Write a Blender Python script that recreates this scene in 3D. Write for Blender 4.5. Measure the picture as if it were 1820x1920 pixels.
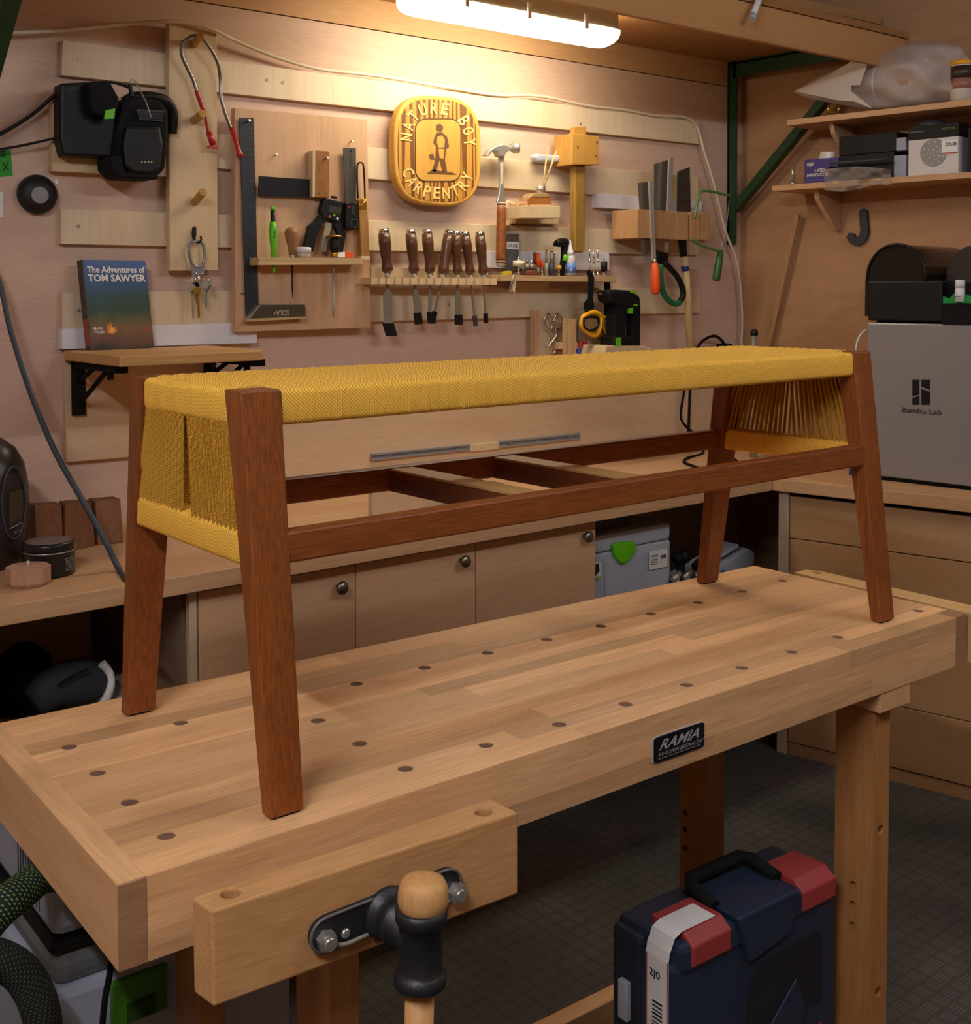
import bpy, math, random
from mathutils import Vector, Matrix
random.seed(7)
for o in list(bpy.data.objects): bpy.data.objects.remove(o)
SC = bpy.context.scene
COL = SC.collection
V3 = Vector

# ------------------------------------------------------------------ camera
F, CX, CY, YAW, PIT, ROLL = 2234.34, 910.0, 637.0, .6855, .0454, .0028
CAM = V3((0, 0, 1.36))
def _axes():
    f = V3((math.sin(YAW), math.cos(YAW), 0)); r = V3((math.cos(YAW), -math.sin(YAW), 0)); d = V3((0, 0, -1))
    f2 = f*math.cos(PIT)+d*math.sin(PIT); d2 = d*math.cos(PIT)-f*math.sin(PIT)
    return r*math.cos(ROLL)+d2*math.sin(ROLL), d2*math.cos(ROLL)-r*math.sin(ROLL), f2
AR, AD, AF = _axes()
cd = bpy.data.cameras.new('camera'); co = bpy.data.objects.new('camera', cd); COL.objects.link(co)
m = Matrix((AR, -AD, -AF)).transposed().to_4x4(); m.translation = CAM; co.matrix_world = m
cd.sensor_fit = 'VERTICAL'; cd.sensor_height = 24.0; cd.lens = F/1920*24.0
cd.shift_x = 0.0; cd.shift_y = (CY-960)/1920.0; cd.clip_start = .02
SC.camera = co

# ------------------------------------------------------------------ world, lights, exposure
wd = bpy.data.worlds.new('world'); SC.world = wd; wd.use_nodes = True
wd.node_tree.nodes['Background'].inputs[0].default_value = (.9, .95, 1, 1)
wd.node_tree.nodes['Background'].inputs[1].default_value = .02
SC.view_settings.view_transform = 'Standard'; SC.view_settings.look = 'None'
SC.view_settings.gamma = 1; SC.view_settings.use_curve_mapping = False
SC.view_settings.exposure = 0.0
LAMP_STRENGTH = 30.0          # the strip light under the overhead shelf
CEIL_LAMPS = [((-.55, .15, 2.40), 1, 190.0), ((2.1, .0, 2.40), 0, 62.0)]   # bare ceiling tubes: position, along y?, strength

# ------------------------------------------------------------------ pixel helpers
def ray(x, y): return AR*((x-CX)/F)+AD*((y-CY)/F)+AF
WY = 2.68                                     # back wall
BETA = .09                                    # right wall is slightly out of square
CORNER = V3((3.35, WY, 0))
RT = V3((math.sin(BETA), -math.cos(BETA), 0)) # along right wall, towards the camera
RN = V3((-math.cos(BETA), -math.sin(BETA), 0))# into the room
ZT, ZC = .795, .805                           # workbench top, worktop
WAX = V3((math.cos(.0329), -math.sin(.0329), 0)); WAY = V3((math.sin(.0329), math.cos(.0329), 0))
UP = V3((0, 0, 1)); EX = V3((1, 0, 0)); EY = V3((0, 1, 0))
def onp(x, y, p0, n):
    d = ray(x, y); return CAM+d*((V3(p0)-CAM).dot(n)/d.dot(n))
def P(x, y, off=0): return onp(x, y, (0, WY-off, 0), EY)
def R(x, y, off=0): return onp(x, y, CORNER+RN*off, RN)
def Z(x, y, z): return onp(x, y, (0, 0, z), UP)
def PV(x, y, v): return onp(x, y, WAY*v, WAY)
def UVZ(u, v, z): return WAX*u+WAY*v+UP*z
def pxm(p):   # metres per pixel at a point
    return (p-CAM).dot(AF)/F

# ------------------------------------------------------------------ mesh builder
class MB:
    def __init__(s): s.v = []; s.f = []; s.sm = []
    def add(s, vs, fs, smooth=False):
        b = len(s.v); s.v += [V3(p) for p in vs]
        for f in fs: s.f.append([b+i for i in f]); s.sm.append(smooth)
        return s
    def hexa(s, p):   # 4 bottom, 4 top
        return s.add(p, [(3,2,1,0),(4,5,6,7),(0,1,5,4),(1,2,6,5),(2,3,7,6),(3,0,4,7)])
    def box(s, c, size, ax=(EX, EY, UP)):
        c = V3(c); a, b, d = [V3(ax[i])*size[i]/2 for i in range(3)]
        return s.hexa([c-a-b-d, c+a-b-d, c+a+b-d, c-a+b-d, c-a-b+d, c+a-b+d, c+a+b+d, c-a+b+d])
    def prism(s, pts, vec, smooth=False):
        n = len(pts); vec = V3(vec); pts = [V3(p) for p in pts]
        s.add(pts+[p+vec for p in pts], [list(range(n)), list(range(2*n-1, n-1, -1))])
        b = len(s.v)-2*n
        for i in range(n):
            j = (i+1) % n; s.f.append([b+j, b+i, b+n+i, b+n+j]); s.sm.append(smooth)
        return s
    def tube(s, path, r, n=8, closed=False, cap=True, flat=None):
        path = [V3(p) for p in path]; k = len(path); rs = r if isinstance(r, (list, tuple)) else [r]*k
        T = []
        for i in range(k):
            a = path[(i-1) % k] if (closed or i > 0) else path[i]; b = path[(i+1) % k] if (closed or i < k-1) else path[i]
            t = b-a; T.append(t.normalized() if t.length > 1e-9 else UP.copy())
        ref = UP if abs(T[0].z) < .9 else EX
        nx = T[0].cross(ref).normalized(); rings = []
        for i in range(k):
            nx = (nx-T[i]*nx.dot(T[i]));
            nx = nx.normalized() if nx.length > 1e-9 else T[i].orthogonal().normalized()
            ny = T[i].cross(nx)
            rings.append([path[i]+(nx*math.cos(2*math.pi*j/n)+ny*math.sin(2*math.pi*j/n)*(flat or 1))*rs[i] for j in range(n)])
        b = len(s.v); s.v += [p for q in rings for p in q]
        for i in range(k if closed else k-1):
            i2 = (i+1) % k
            for j in range(n):
                j2 = (j+1) % n; s.f.append([b+i*n+j, b+i*n+j2, b+i2*n+j2, b+i2*n+j]); s.sm.append(True)
        if cap and not closed:
            s.f.append([b+j for j in range(n-1, -1, -1)]); s.sm.append(False)
            s.f.append([b+(k-1)*n+j for j in range(n)]); s.sm.append(False)
        return s
    def lathe(s, base, axis, prof, n=20):   # prof [(dist along axis, radius)]
        axis = V3(axis).normalized(); nx = axis.orthogonal().normalized(); ny = axis.cross(nx); base = V3(base)
        b = len(s.v)
        for t, r in prof:
            for j in range(n):
                a = 2*math.pi*j/n; s.v.append(base+axis*t+(nx*math.cos(a)+ny*math.sin(a))*max(r, 1e-5))
        for i in range(len(prof)-1):
            for j in range(n):
                j2 = (j+1) % n; s.f.append([b+i*n+j, b+i*n+j2, b+(i+1)*n+j2, b+(i+1)*n+j]); s.sm.append(True)
        s.f.append([b+j for j in range(n-1, -1, -1)]); s.sm.append(False)
        k = len(prof)-1; s.f.append([b+k*n+j for j in range(n)]); s.sm.append(False)
        return s
    def ball(s, c, r, ax=(EX, EY, UP), n=14, m=8):
        c = V3(c); r = r if isinstance(r, (tuple, list)) else (r, r, r); b = len(s.v)
        for i in range(m+1):
            th = math.pi*i/m
            for j in range(n):
                ph = 2*math.pi*j/n
                s.v.append(c+ax[0]*(r[0]*math.sin(th)*math.cos(ph))+ax[1]*(r[1]*math.sin(th)*math.sin(ph))+ax[2]*(r[2]*math.cos(th)))
        for i in range(m):
            for j in range(n):
                j2 = (j+1) % n; s.f.append([b+i*n+j, b+(i+1)*n+j, b+(i+1)*n+j2, b+i*n+j2]); s.sm.append(True)
        return s
    def grid(s, fn, nu, nv, smooth=True):
        b = len(s.v)
        for i in range(nu+1):
            for j in range(nv+1): s.v.append(V3(fn(i/nu, j/nv)))
        for i in range(nu):
            for j in range(nv):
                a = b+i*(nv+1)+j; s.f.append([a, a+nv+1, a+nv+2, a+1]); s.sm.append(smooth)
        return s
    def text(s, body, p00, p10, p01, depth=.0006, shear=0, flipx=False, flipy=False, bold=.014):
        """text filling the parallelogram p00 (lower left), p10 (lower right), p01 (upper left), standing proud by depth"""
        cu = bpy.data.curves.new('t', 'FONT'); cu.body = body; cu.resolution_u = 2; cu.fill_mode = 'FRONT'; cu.offset = bold
        o = bpy.data.objects.new('t', cu); COL.objects.link(o)
        dg = bpy.context.evaluated_depsgraph_get(); me = bpy.data.meshes.new_from_object(o.evaluated_get(dg))
        vs = [v.co.copy() for v in me.vertices]; fs = [list(p.vertices) for p in me.polygons]
        bpy.data.objects.remove(o); bpy.data.curves.remove(cu); bpy.data.meshes.remove(me)
        if not vs: return s
        x0 = min(v.x for v in vs); x1 = max(v.x for v in vs); y0 = min(v.y for v in vs); y1 = max(v.y for v in vs)
        p00, p10, p01 = V3(p00), V3(p10), V3(p01); ex = p10-p00; ey = p01-p00; n = ex.cross(ey).normalized()
        out = []
        for v in vs:
            a = (v.x-x0)/(x1-x0+1e-9); c = (v.y-y0)/(y1-y0+1e-9)
            a2 = 1-a if flipx else a; c2 = 1-c if flipy else c
            out.append(p00+ex*(a2+shear*(c2-.5))+ey*c2+n*depth)
        return s.add(out, fs)

def obj(name, mb, mat, parent=None, origin=None, bevel=0, seg=2, auto=None):
    o0 = origin if origin is not None else V3((0, 0, 0))
    me = bpy.data.meshes.new(name); me.from_pydata([tuple(v-o0) for v in mb.v], [], mb.f)
    me.polygons.foreach_set('use_smooth', mb.sm); me.materials.append(mat); me.update()
    o = bpy.data.objects.new(name, me); COL.objects.link(o)
    if parent: o.parent = parent
    else: o.location = o0
    if bevel:
        md = o.modifiers.new('bevel', 'BEVEL'); md.width = bevel; md.segments = seg; md.limit_method = 'ANGLE'; md.angle_limit = .6
        md.harden_normals = False
    return o
def base_of(mbs):
    vs = [v for mb in mbs for v in mb.v]
    return V3(((min(v.x for v in vs)+max(v.x for v in vs))/2, (min(v.y for v in vs)+max(v.y for v in vs))/2, min(v.z for v in vs)))
def thing(name, label, cat, parts, group=None, kind=None):
    """parts: (part name, MB, material, {bevel, sub: [...], label}); one part named None -> a single mesh"""
    def flat(ps):
        for p in ps:
            yield p[1]
            if len(p) > 3 and 'sub' in p[3]: yield from flat(p[3]['sub'])
    org = base_of(list(flat(parts)))
    def setp(o):
        if kind: o['kind'] = kind
        if label: o['label'] = label
        if cat: o['category'] = cat
        if group: o['group'] = group
    if len(parts) == 1 and parts[0][0] is None:
        p = parts[0]; kw = p[3] if len(p) > 3 else {}
        o = obj(name, p[1], p[2], None, org, kw.get('bevel', 0)); setp(o)
        for q in kw.get('sub', []):
            k2 = q[3] if len(q) > 3 else {}; c = obj(q[0], q[1], q[2], o, org, k2.get('bevel', 0))
            if 'kind' in k2: c['kind'] = k2['kind']
        return o
    r = bpy.data.objects.new(name, None); COL.objects.link(r); r.location = org; r.empty_display_size = .05; setp(r)
    for p in parts:
        kw = p[3] if len(p) > 3 else {}
        o = obj(p[0], p[1], p[2], r, org, kw.get('bevel', 0))
        if 'kind' in kw: o['kind'] = kw['kind']
        if 'label' in kw: o['label'] = kw['label']
        for q in kw.get('sub', []):
            k2 = q[3] if len(q) > 3 else {}; c = obj(q[0], q[1], q[2], o, org, k2.get('bevel', 0))
            if 'kind' in k2: c['kind'] = k2['kind']
            if 'label' in k2: c['label'] = k2['label']
    return r
def struct(name, parts): return thing(name, None, None, parts, kind='structure')
def spline(pts, n=6):
    pts = [V3(p) for p in pts]; out = []
    for i in range(len(pts)-1):
        a = pts[max(i-1, 0)]; b = pts[i]; c = pts[i+1]; d = pts[min(i+2, len(pts)-1)]
        for k in range(n):
            t = k/n; out.append(.5*((2*b)+(c-a)*t+(2*a-5*b+4*c-d)*t*t+(3*b-a-3*c+d)*t**3))
    out.append(pts[-1]); return out
def wp(pts, off, th, mb=None):     # polygon given in pixels on the plane `off` in front of the back wall, extruded back by th
    mb = mb or MB(); return mb.prism([P(x, y, off) for x, y in pts], EY*th)
def rp(pts, off, th, mb=None):     # the same on the right wall
    mb = mb or MB(); return mb.prism([R(x, y, off) for x, y in pts], -RN*th)
def wtube(pts, off, r, n=8, sp=5, mb=None):
    mb = mb or MB(); return mb.tube(spline([P(*q[:2], q[2] if len(q) > 2 else off) for q in pts], sp), r, n)
def disc(c, axis, r, th, n=20, mb=None):
    mb = mb or MB(); return mb.lathe(c, axis, [(0, r), (th, r)], n)
def rrect(x0, y0, x1, y1, r, n=5):
    out = []
    for cx, cy, a0 in ((x1-r, y0+r, -90), (x1-r, y1-r, 0), (x0+r, y1-r, 90), (x0+r, y0+r, 180)):
        for i in range(n+1):
            a = math.radians(a0+90*i/n); out.append((cx+r*math.cos(a), cy+r*math.sin(a)))
    return out

# ------------------------------------------------------------------ materials
def lin(c):
    if isinstance(c, str): c = tuple(int(c[i:i+2], 16) for i in (0, 2, 4))
    return tuple((x/255/12.92 if x/255 <= .04045 else ((x/255+.055)/1.055)**2.4) for x in c[:3])+(1,)
MATS = {}
def newmat(name):
    mt = bpy.data.materials.new(name); mt.use_nodes = True; nt = mt.node_tree; return mt, nt, nt.nodes['Principled BSDF']
def N(nt, t, **kw):
    n = nt.nodes.new(t)
    for k, v in kw.items(): setattr(n, k, v)
    return n
def plain(name, col, rough=.5, metal=0, bump=0, bscale=200, spec=.5, var=.06, alpha=1, trans=0):
    if name in MATS: return MATS[name]
    mt, nt, b = newmat(name); L = nt.links.new
    b.inputs['Roughness'].default_value = rough; b.inputs['Metallic'].default_value = metal
    b.inputs['Specular IOR Level'].default_value = spec; b.inputs['Alpha'].default_value = alpha
    b.inputs['Transmission Weight'].default_value = trans
    tc = N(nt, 'ShaderNodeTexCoord'); no = N(nt, 'ShaderNodeTexNoise'); no.inputs['Scale'].default_value = 25; no.inputs['Detail'].default_value = 4
    L(tc.outputs['Object'], no.inputs['Vector'])
    mx = N(nt, 'ShaderNodeMix', data_type='RGBA'); c = lin(col)
    mx.inputs[6].default_value = tuple(x*(1-var) for x in c[:3])+(1,); mx.inputs[7].default_value = tuple(min(1, x*(1+var)) for x in c[:3])+(1,)
    L(no.outputs['Fac'], mx.inputs[0]); L(mx.outputs[2], b.inputs['Base Color'])
    if bump:
        n2 = N(nt, 'ShaderNodeTexNoise'); n2.inputs['Scale'].default_value = bscale; L(tc.outputs['Object'], n2.inputs['Vector'])
        bp = N(nt, 'ShaderNodeBump'); bp.inputs['Strength'].default_value = bump; bp.inputs['Distance'].default_value = .002
        L(n2.outputs['Fac'], bp.inputs['Height']); L(bp.outputs['Normal'], b.inputs['Normal'])
    MATS[name] = mt; return mt
def wood(name, c1, c2, axis='x', rough=.55, fine=90, coarse=9, rnd=.15, streak=.5, spec=.4, bump=.15, stretch=.06):
    """grain along `axis`; rnd: tone difference from piece to piece"""
    if name in MATS: return MATS[name]
    mt, nt, b = newmat(name); L = nt.links.new
    tc = N(nt, 'ShaderNodeTexCoord'); oi = N(nt, 'ShaderNodeObjectInfo')
    sh = N(nt, 'ShaderNodeVectorMath', operation='SCALE'); sh.inputs[0].default_value = (13.1, 7.7, 9.3); L(oi.outputs['Random'], sh.inputs['Scale'])
    ad = N(nt, 'ShaderNodeVectorMath', operation='ADD'); L(tc.outputs['Object'], ad.inputs[0]); L(sh.outputs[0], ad.inputs[1])
    def mapped(sc):
        mp = N(nt, 'ShaderNodeMapping'); v = [sc]*3; v['xyz'.index(axis)] = sc*stretch; mp.inputs['Scale'].default_value = v
        L(ad.outputs[0], mp.inputs['Vector']); return mp
    n1 = N(nt, 'ShaderNodeTexNoise'); n1.inputs['Scale'].default_value = 1; n1.inputs['Detail'].default_value = 5; n1.inputs['Roughness'].default_value = .65; n1.inputs['Distortion'].default_value = .6
    L(mapped(coarse).outputs[0], n1.inputs['Vector'])
    n2 = N(nt, 'ShaderNodeTexNoise'); n2.inputs['Scale'].default_value = 1; n2.inputs['Detail'].default_value = 3
    L(mapped(fine*4).outputs[0], n2.inputs['Vector'])
    mixf = N(nt, 'ShaderNodeMix', data_type='FLOAT'); mixf.inputs[0].default_value = streak
    L(n1.outputs['Fac'], mixf.inputs[2]); L(n2.outputs['Fac'], mixf.inputs[3])
    rp_ = N(nt, 'ShaderNodeValToRGB'); rp_.color_ramp.elements[0].position = .32; rp_.color_ramp.elements[1].position = .68
    rp_.color_ramp.elements[0].color = lin(c2); rp_.color_ramp.elements[1].color = lin(c1)
    L(mixf.outputs[0], rp_.inputs['Fac'])
    hs = N(nt, 'ShaderNodeHueSaturation'); mr = N(nt, 'ShaderNodeMapRange'); mr.inputs[3].default_value = 1-rnd; mr.inputs[4].default_value = 1+rnd
    L(oi.outputs['Random'], mr.inputs[0]); L(mr.outputs[0], hs.inputs['Value']); L(rp_.outputs[0], hs.inputs['Color']); L(hs.outputs[0], b.inputs['Base Color'])
    b.inputs['Roughness'].default_value = rough; b.inputs['Specular IOR Level'].default_value = spec
    bp = N(nt, 'ShaderNodeBump'); bp.inputs['Strength'].default_value = bump; bp.inputs['Distance'].default_value = .001
    L(n2.outputs['Fac'], bp.inputs['Height']); L(bp.outputs['Normal'], b.inputs['Normal'])
    MATS[name] = mt; return mt
def plywood(name, c1, c2, axis='x', rnd=.03, scale=2.2):
    return wood(name, c1, c2, axis, rough=.6, fine=45, coarse=scale*4, rnd=rnd, streak=.35, bump=.05, stretch=.12)
def cord_mat(name, c1, c2, sc=118, ang=.7, wave=True):
    mt, nt, b = newmat(name); L = nt.links.new
    tc = N(nt, 'ShaderNodeTexCoord')
    no = N(nt, 'ShaderNodeTexNoise'); no.inputs['Scale'].default_value = 420; no.inputs['Detail'].default_value = 3; L(tc.outputs['Object'], no.inputs['Vector'])
    src = no.outputs['Fac']
    if wave:
        mp = N(nt, 'ShaderNodeMapping'); mp.inputs['Rotation'].default_value = (.25, ang, ang); L(tc.outputs['Object'], mp.inputs['Vector'])
        wv = N(nt, 'ShaderNodeTexWave'); wv.inputs['Scale'].default_value = sc; wv.inputs['Distortion'].default_value = 1.5; wv.inputs['Detail Scale'].default_value = 3; wv.inputs['Detail'].default_value = 2
        L(mp.outputs[0], wv.inputs['Vector'])
        mm = N(nt, 'ShaderNodeMix', data_type='FLOAT'); mm.inputs[0].default_value = .45; L(wv.outputs['Fac'], mm.inputs[2]); L(no.outputs['Fac'], mm.inputs[3]); src = mm.outputs[0]
    rp_ = N(nt, 'ShaderNodeValToRGB'); rp_.color_ramp.elements[0].position = .2; rp_.color_ramp.elements[1].position = .7
    rp_.color_ramp.elements[0].color = lin(c2); rp_.color_ramp.elements[1].color = lin(c1); L(src, rp_.inputs['Fac'])
    L(rp_.outputs[0], b.inputs['Base Color']); b.inputs['Roughness'].default_value = .85; b.inputs['Specular IOR Level'].default_value = .15
    bp = N(nt, 'ShaderNodeBump'); bp.inputs['Strength'].default_value = .35; bp.inputs['Distance'].default_value = .0008
    L(src, bp.inputs['Height']); L(bp.outputs['Normal'], b.inputs['Normal'])
    MATS[name] = mt; return mt
def emit(name, col, strength):
    mt, nt, b = newmat(name); b.inputs['Base Color'].default_value = lin(col); b.inputs['Emission Color'].default_value = lin(col); b.inputs['Emission Strength'].default_value = strength
    b.inputs['Roughness'].default_value = .3; MATS[name] = mt; return mt

PLY = plywood('wall_plywood', 'debfa8', 'c5a58e', 'x')
PLYU = plywood('upper_wall_plywood', 'cfa678', 'b68a5b', 'x')
PLYL = plywood('light_plywood', 'dcc09c', 'c7a680', 'x')
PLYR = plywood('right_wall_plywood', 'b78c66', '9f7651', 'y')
BIRCH = wood('birch_slat', 'e2cfb0', 'd0b792', 'z', coarse=5, fine=30, rnd=.05, streak=.3, bump=.05)
BIRCHX = wood('birch_board', 'd8c19e', 'c2a680', 'x', coarse=6, fine=40, rnd=.05, streak=.35, bump=.05)
BOARDZ = wood('beech_board', 'd3ac86', 'be946d', 'z', coarse=6, fine=40, rnd=.05, streak=.35, bump=.05)
PALE = wood('pale_board', 'dac29c', 'c8ad82', 'z', coarse=7, fine=40, rnd=.06, streak=.3)
BEECH = wood('beech_stave', 'e8ba88', 'c49360', 'x', coarse=16, fine=60, rnd=.24, streak=.45, rough=.5)
BEECHY = wood('beech_stave_across', 'e6b887', 'c69664', 'y', coarse=16, fine=60, rnd=.1, streak=.45, rough=.5)
BEECHE = wood('beech_end_grain', 'b08663', '8c6445', 'x', coarse=40, fine=110, rnd=.05, streak=.5)
BEECHZ = wood('beech_leg', 'b8834f', '93622f', 'z', coarse=14, fine=60, rnd=.1, streak=.4, rough=.5)
TOP = wood('worktop_beech', 'dcb388', 'c09264', 'x', coarse=10, fine=50, rnd=.04, streak=.4, rough=.5)
TOPR = wood('worktop_beech_side', 'd2a87c', 'b58657', 'y', coarse=10, fine=50, rnd=.04, streak=.4, rough=.5)
CAB = plywood('cabinet_front', 'd9b088', 'c0966d', 'x', scale=1.5)
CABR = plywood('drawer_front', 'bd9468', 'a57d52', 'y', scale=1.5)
MAHZ = wood('red_hardwood_upright', '965322', '643210', 'z', coarse=34, fine=110, rnd=.06, streak=.68, rough=.42, spec=.45, stretch=.03)
MAHX = wood('red_hardwood_rail', '965322', '643210', 'x', coarse=34, fine=110, rnd=.06, streak=.68, rough=.42, spec=.45)
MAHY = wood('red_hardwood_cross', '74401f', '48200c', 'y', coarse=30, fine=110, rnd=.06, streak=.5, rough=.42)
MAPLEY = wood('pale_cross_strip', 'c09a63', 'a37d49', 'y', coarse=30, fine=80, rnd=.02)
WALN = wood('walnut', '8a5934', '58341a', 'z', coarse=18, fine=80, rnd=.12, streak=.5)
CHIS = wood('chisel_handle_wood', '65402a', '45291a', 'z', coarse=18, fine=80, rnd=.08, rough=.3)
MALL = wood('mallet_wood', 'c99a4e', 'a97a33', 'z', coarse=20, fine=90, rnd=.02, rough=.4)
ROPE = cord_mat('mustard_cord', 'fbc654', 'dea43a', wave=False)
ROPED = cord_mat('mustard_cord_wrap', 'ffcb5a', 'd0952c')
BLACK = plain('black_plastic', '0e0e0e', .5, spec=.3)
BLACKM = plain('matt_black', '111112', .8, spec=.2)
IRON = plain('black_iron', '18191c', .5, 0, .25, 300, .6)
STEEL = plain('steel', 'c4c0b8', .3, .75)
DSTEEL = plain('dark_steel', '9a927f', .4, .25)
CHROME = plain('chrome', 'd8d8d8', .12, 1)
GREENP = plain('green_painted_steel', '14381a', .5, 0, .1, 120)
WHITE = plain('white_laminate', 'e4e2e6', .45)
WHITEP = plain('white_plastic', 'dedcd8', .5)
GREY = plain('light_grey_plastic', 'b4b8c0', .5)
DGREY = plain('dark_grey_plastic', '3a3d42', .55)
LIME = plain('lime_plastic', '62c010', .45)
RED = plain('red_plastic', 'b3201c', .45)
ORANGE = plain('orange_plastic', 'e2531c', .4)
YELL = plain('yellow_plastic', 'e5a313', .45)
BLUE = plain('blue_plastic', '2a4fa8', .45)
NAVY = plain('navy_plastic', '1e2a40', .5, 0, .1, 60, var=.25)
LEATH = wood('stacked_leather', 'a5602c', '6f3a16', 'x', coarse=60, fine=90, rnd=.0, streak=.4, rough=.4)
BRASS = plain('brass', 'd0a84c', .3, 1)
INK = plain('dark_ink', '17171a', .6)
PRINTW = plain('white_print', 'e8e6e0', .6)

# ================================================================== THE SETTING
def floor_mat():
    mt, nt, b = newmat('rubber_mat_floor'); L = nt.links.new
    tc = N(nt, 'ShaderNodeTexCoord'); sp = N(nt, 'ShaderNodeSeparateXYZ'); L(tc.outputs['Object'], sp.inputs[0])
    ck = N(nt, 'ShaderNodeTexChecker'); ck.inputs['Scale'].default_value = 1/.036; ck.inputs['Color1'].default_value = (1,1,1,1); ck.inputs['Color2'].default_value = (0,0,0,1)
    L(tc.outputs['Object'], ck.inputs['Vector'])
    def stripes(o):
        m1 = N(nt, 'ShaderNodeMath', operation='MULTIPLY'); m1.inputs[1].default_value = 2*math.pi*5/.036; L(o, m1.inputs[0])
        s1 = N(nt, 'ShaderNodeMath', operation='SINE'); L(m1.outputs[0], s1.inputs[0]); return s1.outputs[0]
    def edge(o):
        m1 = N(nt, 'ShaderNodeMath', operation='MULTIPLY'); m1.inputs[1].default_value = math.pi/.036; L(o, m1.inputs[0])
        s1 = N(nt, 'ShaderNodeMath', operation='SINE'); L(m1.outputs[0], s1.inputs[0])
        a = N(nt, 'ShaderNodeMath', operation='ABSOLUTE'); L(s1.outputs[0], a.inputs[0])
        g = N(nt, 'ShaderNodeMath', operation='GREATER_THAN'); g.inputs[1].default_value = .35; L(a.outputs[0], g.inputs[0]); return g.outputs[0]
    mx = N(nt, 'ShaderNodeMix', data_type='FLOAT'); L(ck.outputs['Fac'], mx.inputs[0]); L(stripes(sp.outputs[0]), mx.inputs[2]); L(stripes(sp.outputs[1]), mx.inputs[3])
    e1 = N(nt, 'ShaderNodeMath', operation='MULTIPLY'); L(edge(sp.outputs[0]), e1.inputs[0]); L(edge(sp.outputs[1]), e1.inputs[1])
    gt = N(nt, 'ShaderNodeMath', operation='GREATER_THAN'); gt.inputs[1].default_value = .1; L(mx.outputs[0], gt.inputs[0])
    h = N(nt, 'ShaderNodeMath', operation='MULTIPLY'); L(gt.outputs[0], h.inputs[0]); L(e1.outputs[0], h.inputs[1])
    bp = N(nt, 'ShaderNodeBump'); bp.inputs['Strength'].default_value = 1.0; bp.inputs['Distance'].default_value = .004; L(h.outputs[0], bp.inputs['Height']); L(bp.outputs[0], b.inputs['Normal'])
    no = N(nt, 'ShaderNodeTexNoise'); no.inputs['Scale'].default_value = 3; no.inputs['Detail'].default_value = 6; L(tc.outputs['Object'], no.inputs['Vector'])
    rp_ = N(nt, 'ShaderNodeValToRGB'); rp_.color_ramp.elements[0].color = lin('323232'); rp_.color_ramp.elements[1].color = lin('5c5854'); rp_.color_ramp.elements[0].position = .35; rp_.color_ramp.elements[1].position = .75
    L(no.outputs['Fac'], rp_.inputs['Fac'])
    mc = N(nt, 'ShaderNodeMix', data_type='RGBA', blend_type='MULTIPLY'); mc.inputs[0].default_value = 1
    mv = N(nt, 'ShaderNodeMapRange'); mv.inputs[3].default_value = .75; mv.inputs[4].default_value = 1.5; L(h.outputs[0], mv.inputs[0]); L(rp_.outputs[0], mc.inputs[6]); L(mv.outputs[0], mc.inputs[7]); L(mc.outputs[2], b.inputs['Base Color']); b.inputs['Roughness'].default_value = .62  # bars lighter, gaps darker: relief shading put into the colour
    return mt
struct('floor', [(None, MB().box((1, .1, -.05), (6.4, 6, .1)), floor_mat())])
seam = P(900, 88).z
struct('wall_back', [('wall_body', MB().box((.9, WY+.062, 1.25), (6.4, .1, 2.5)), BLACKM),
    ('panel', MB().box((.9, WY+.006, (seam-.0015)/2), (6.4, .012, seam-.0015)), PLY),
    ('panel', MB().box((.9, WY+.006, (seam+.0015+2.5)/2), (6.4, .012, 2.5-seam-.0015)), PLYU)])
c = CORNER+RT*2.6-RN*.05
struct('wall_right', [(None, MB().box((c.x, c.y, 1.25), (5.4, .1, 2.5), (RT, RN, UP)), PLYR)])
struct('wall_left', [(None, MB().box((-2.05, .1, 1.25), (.1, 5.4, 2.5)), PLYR)])
struct('wall_front', [(None, MB().box((1, -2.55, 1.25), (6.2, .1, 2.5)), PLYR)])
struct('ceiling', [(None, MB().box((1, .1, 2.55), (6.4, 6, .1)), plain('ceiling_board', 'a58c74', .7))])
for i, (p, ay, k) in enumerate(CEIL_LAMPS):
    ax = EY if ay else EX; q = V3(p); sz = lambda l, w, h: (w, l, h) if ay else (l, w, h)
    thing('ceiling_light', 'long ceiling tube light at the left end of the room' if i == 0 else 'long ceiling tube light over the drawer side of the room', 'light',
          [('housing', MB().box(q+UP*.075, sz(1.3, .07, .05)), WHITEP, {'bevel': .004}), ('tube', MB().tube([q-ax*.6, q+ax*.6], .02, 12), emit('ceiling_tube_%d' % i, 'f1f5ff', k))]+
          [('end_cap', MB().box(q+ax*s_*.61+UP*.015, sz(.03, .05, .09)), WHITEP, {'bevel': .003}) for s_ in (-1, 1)])

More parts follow.
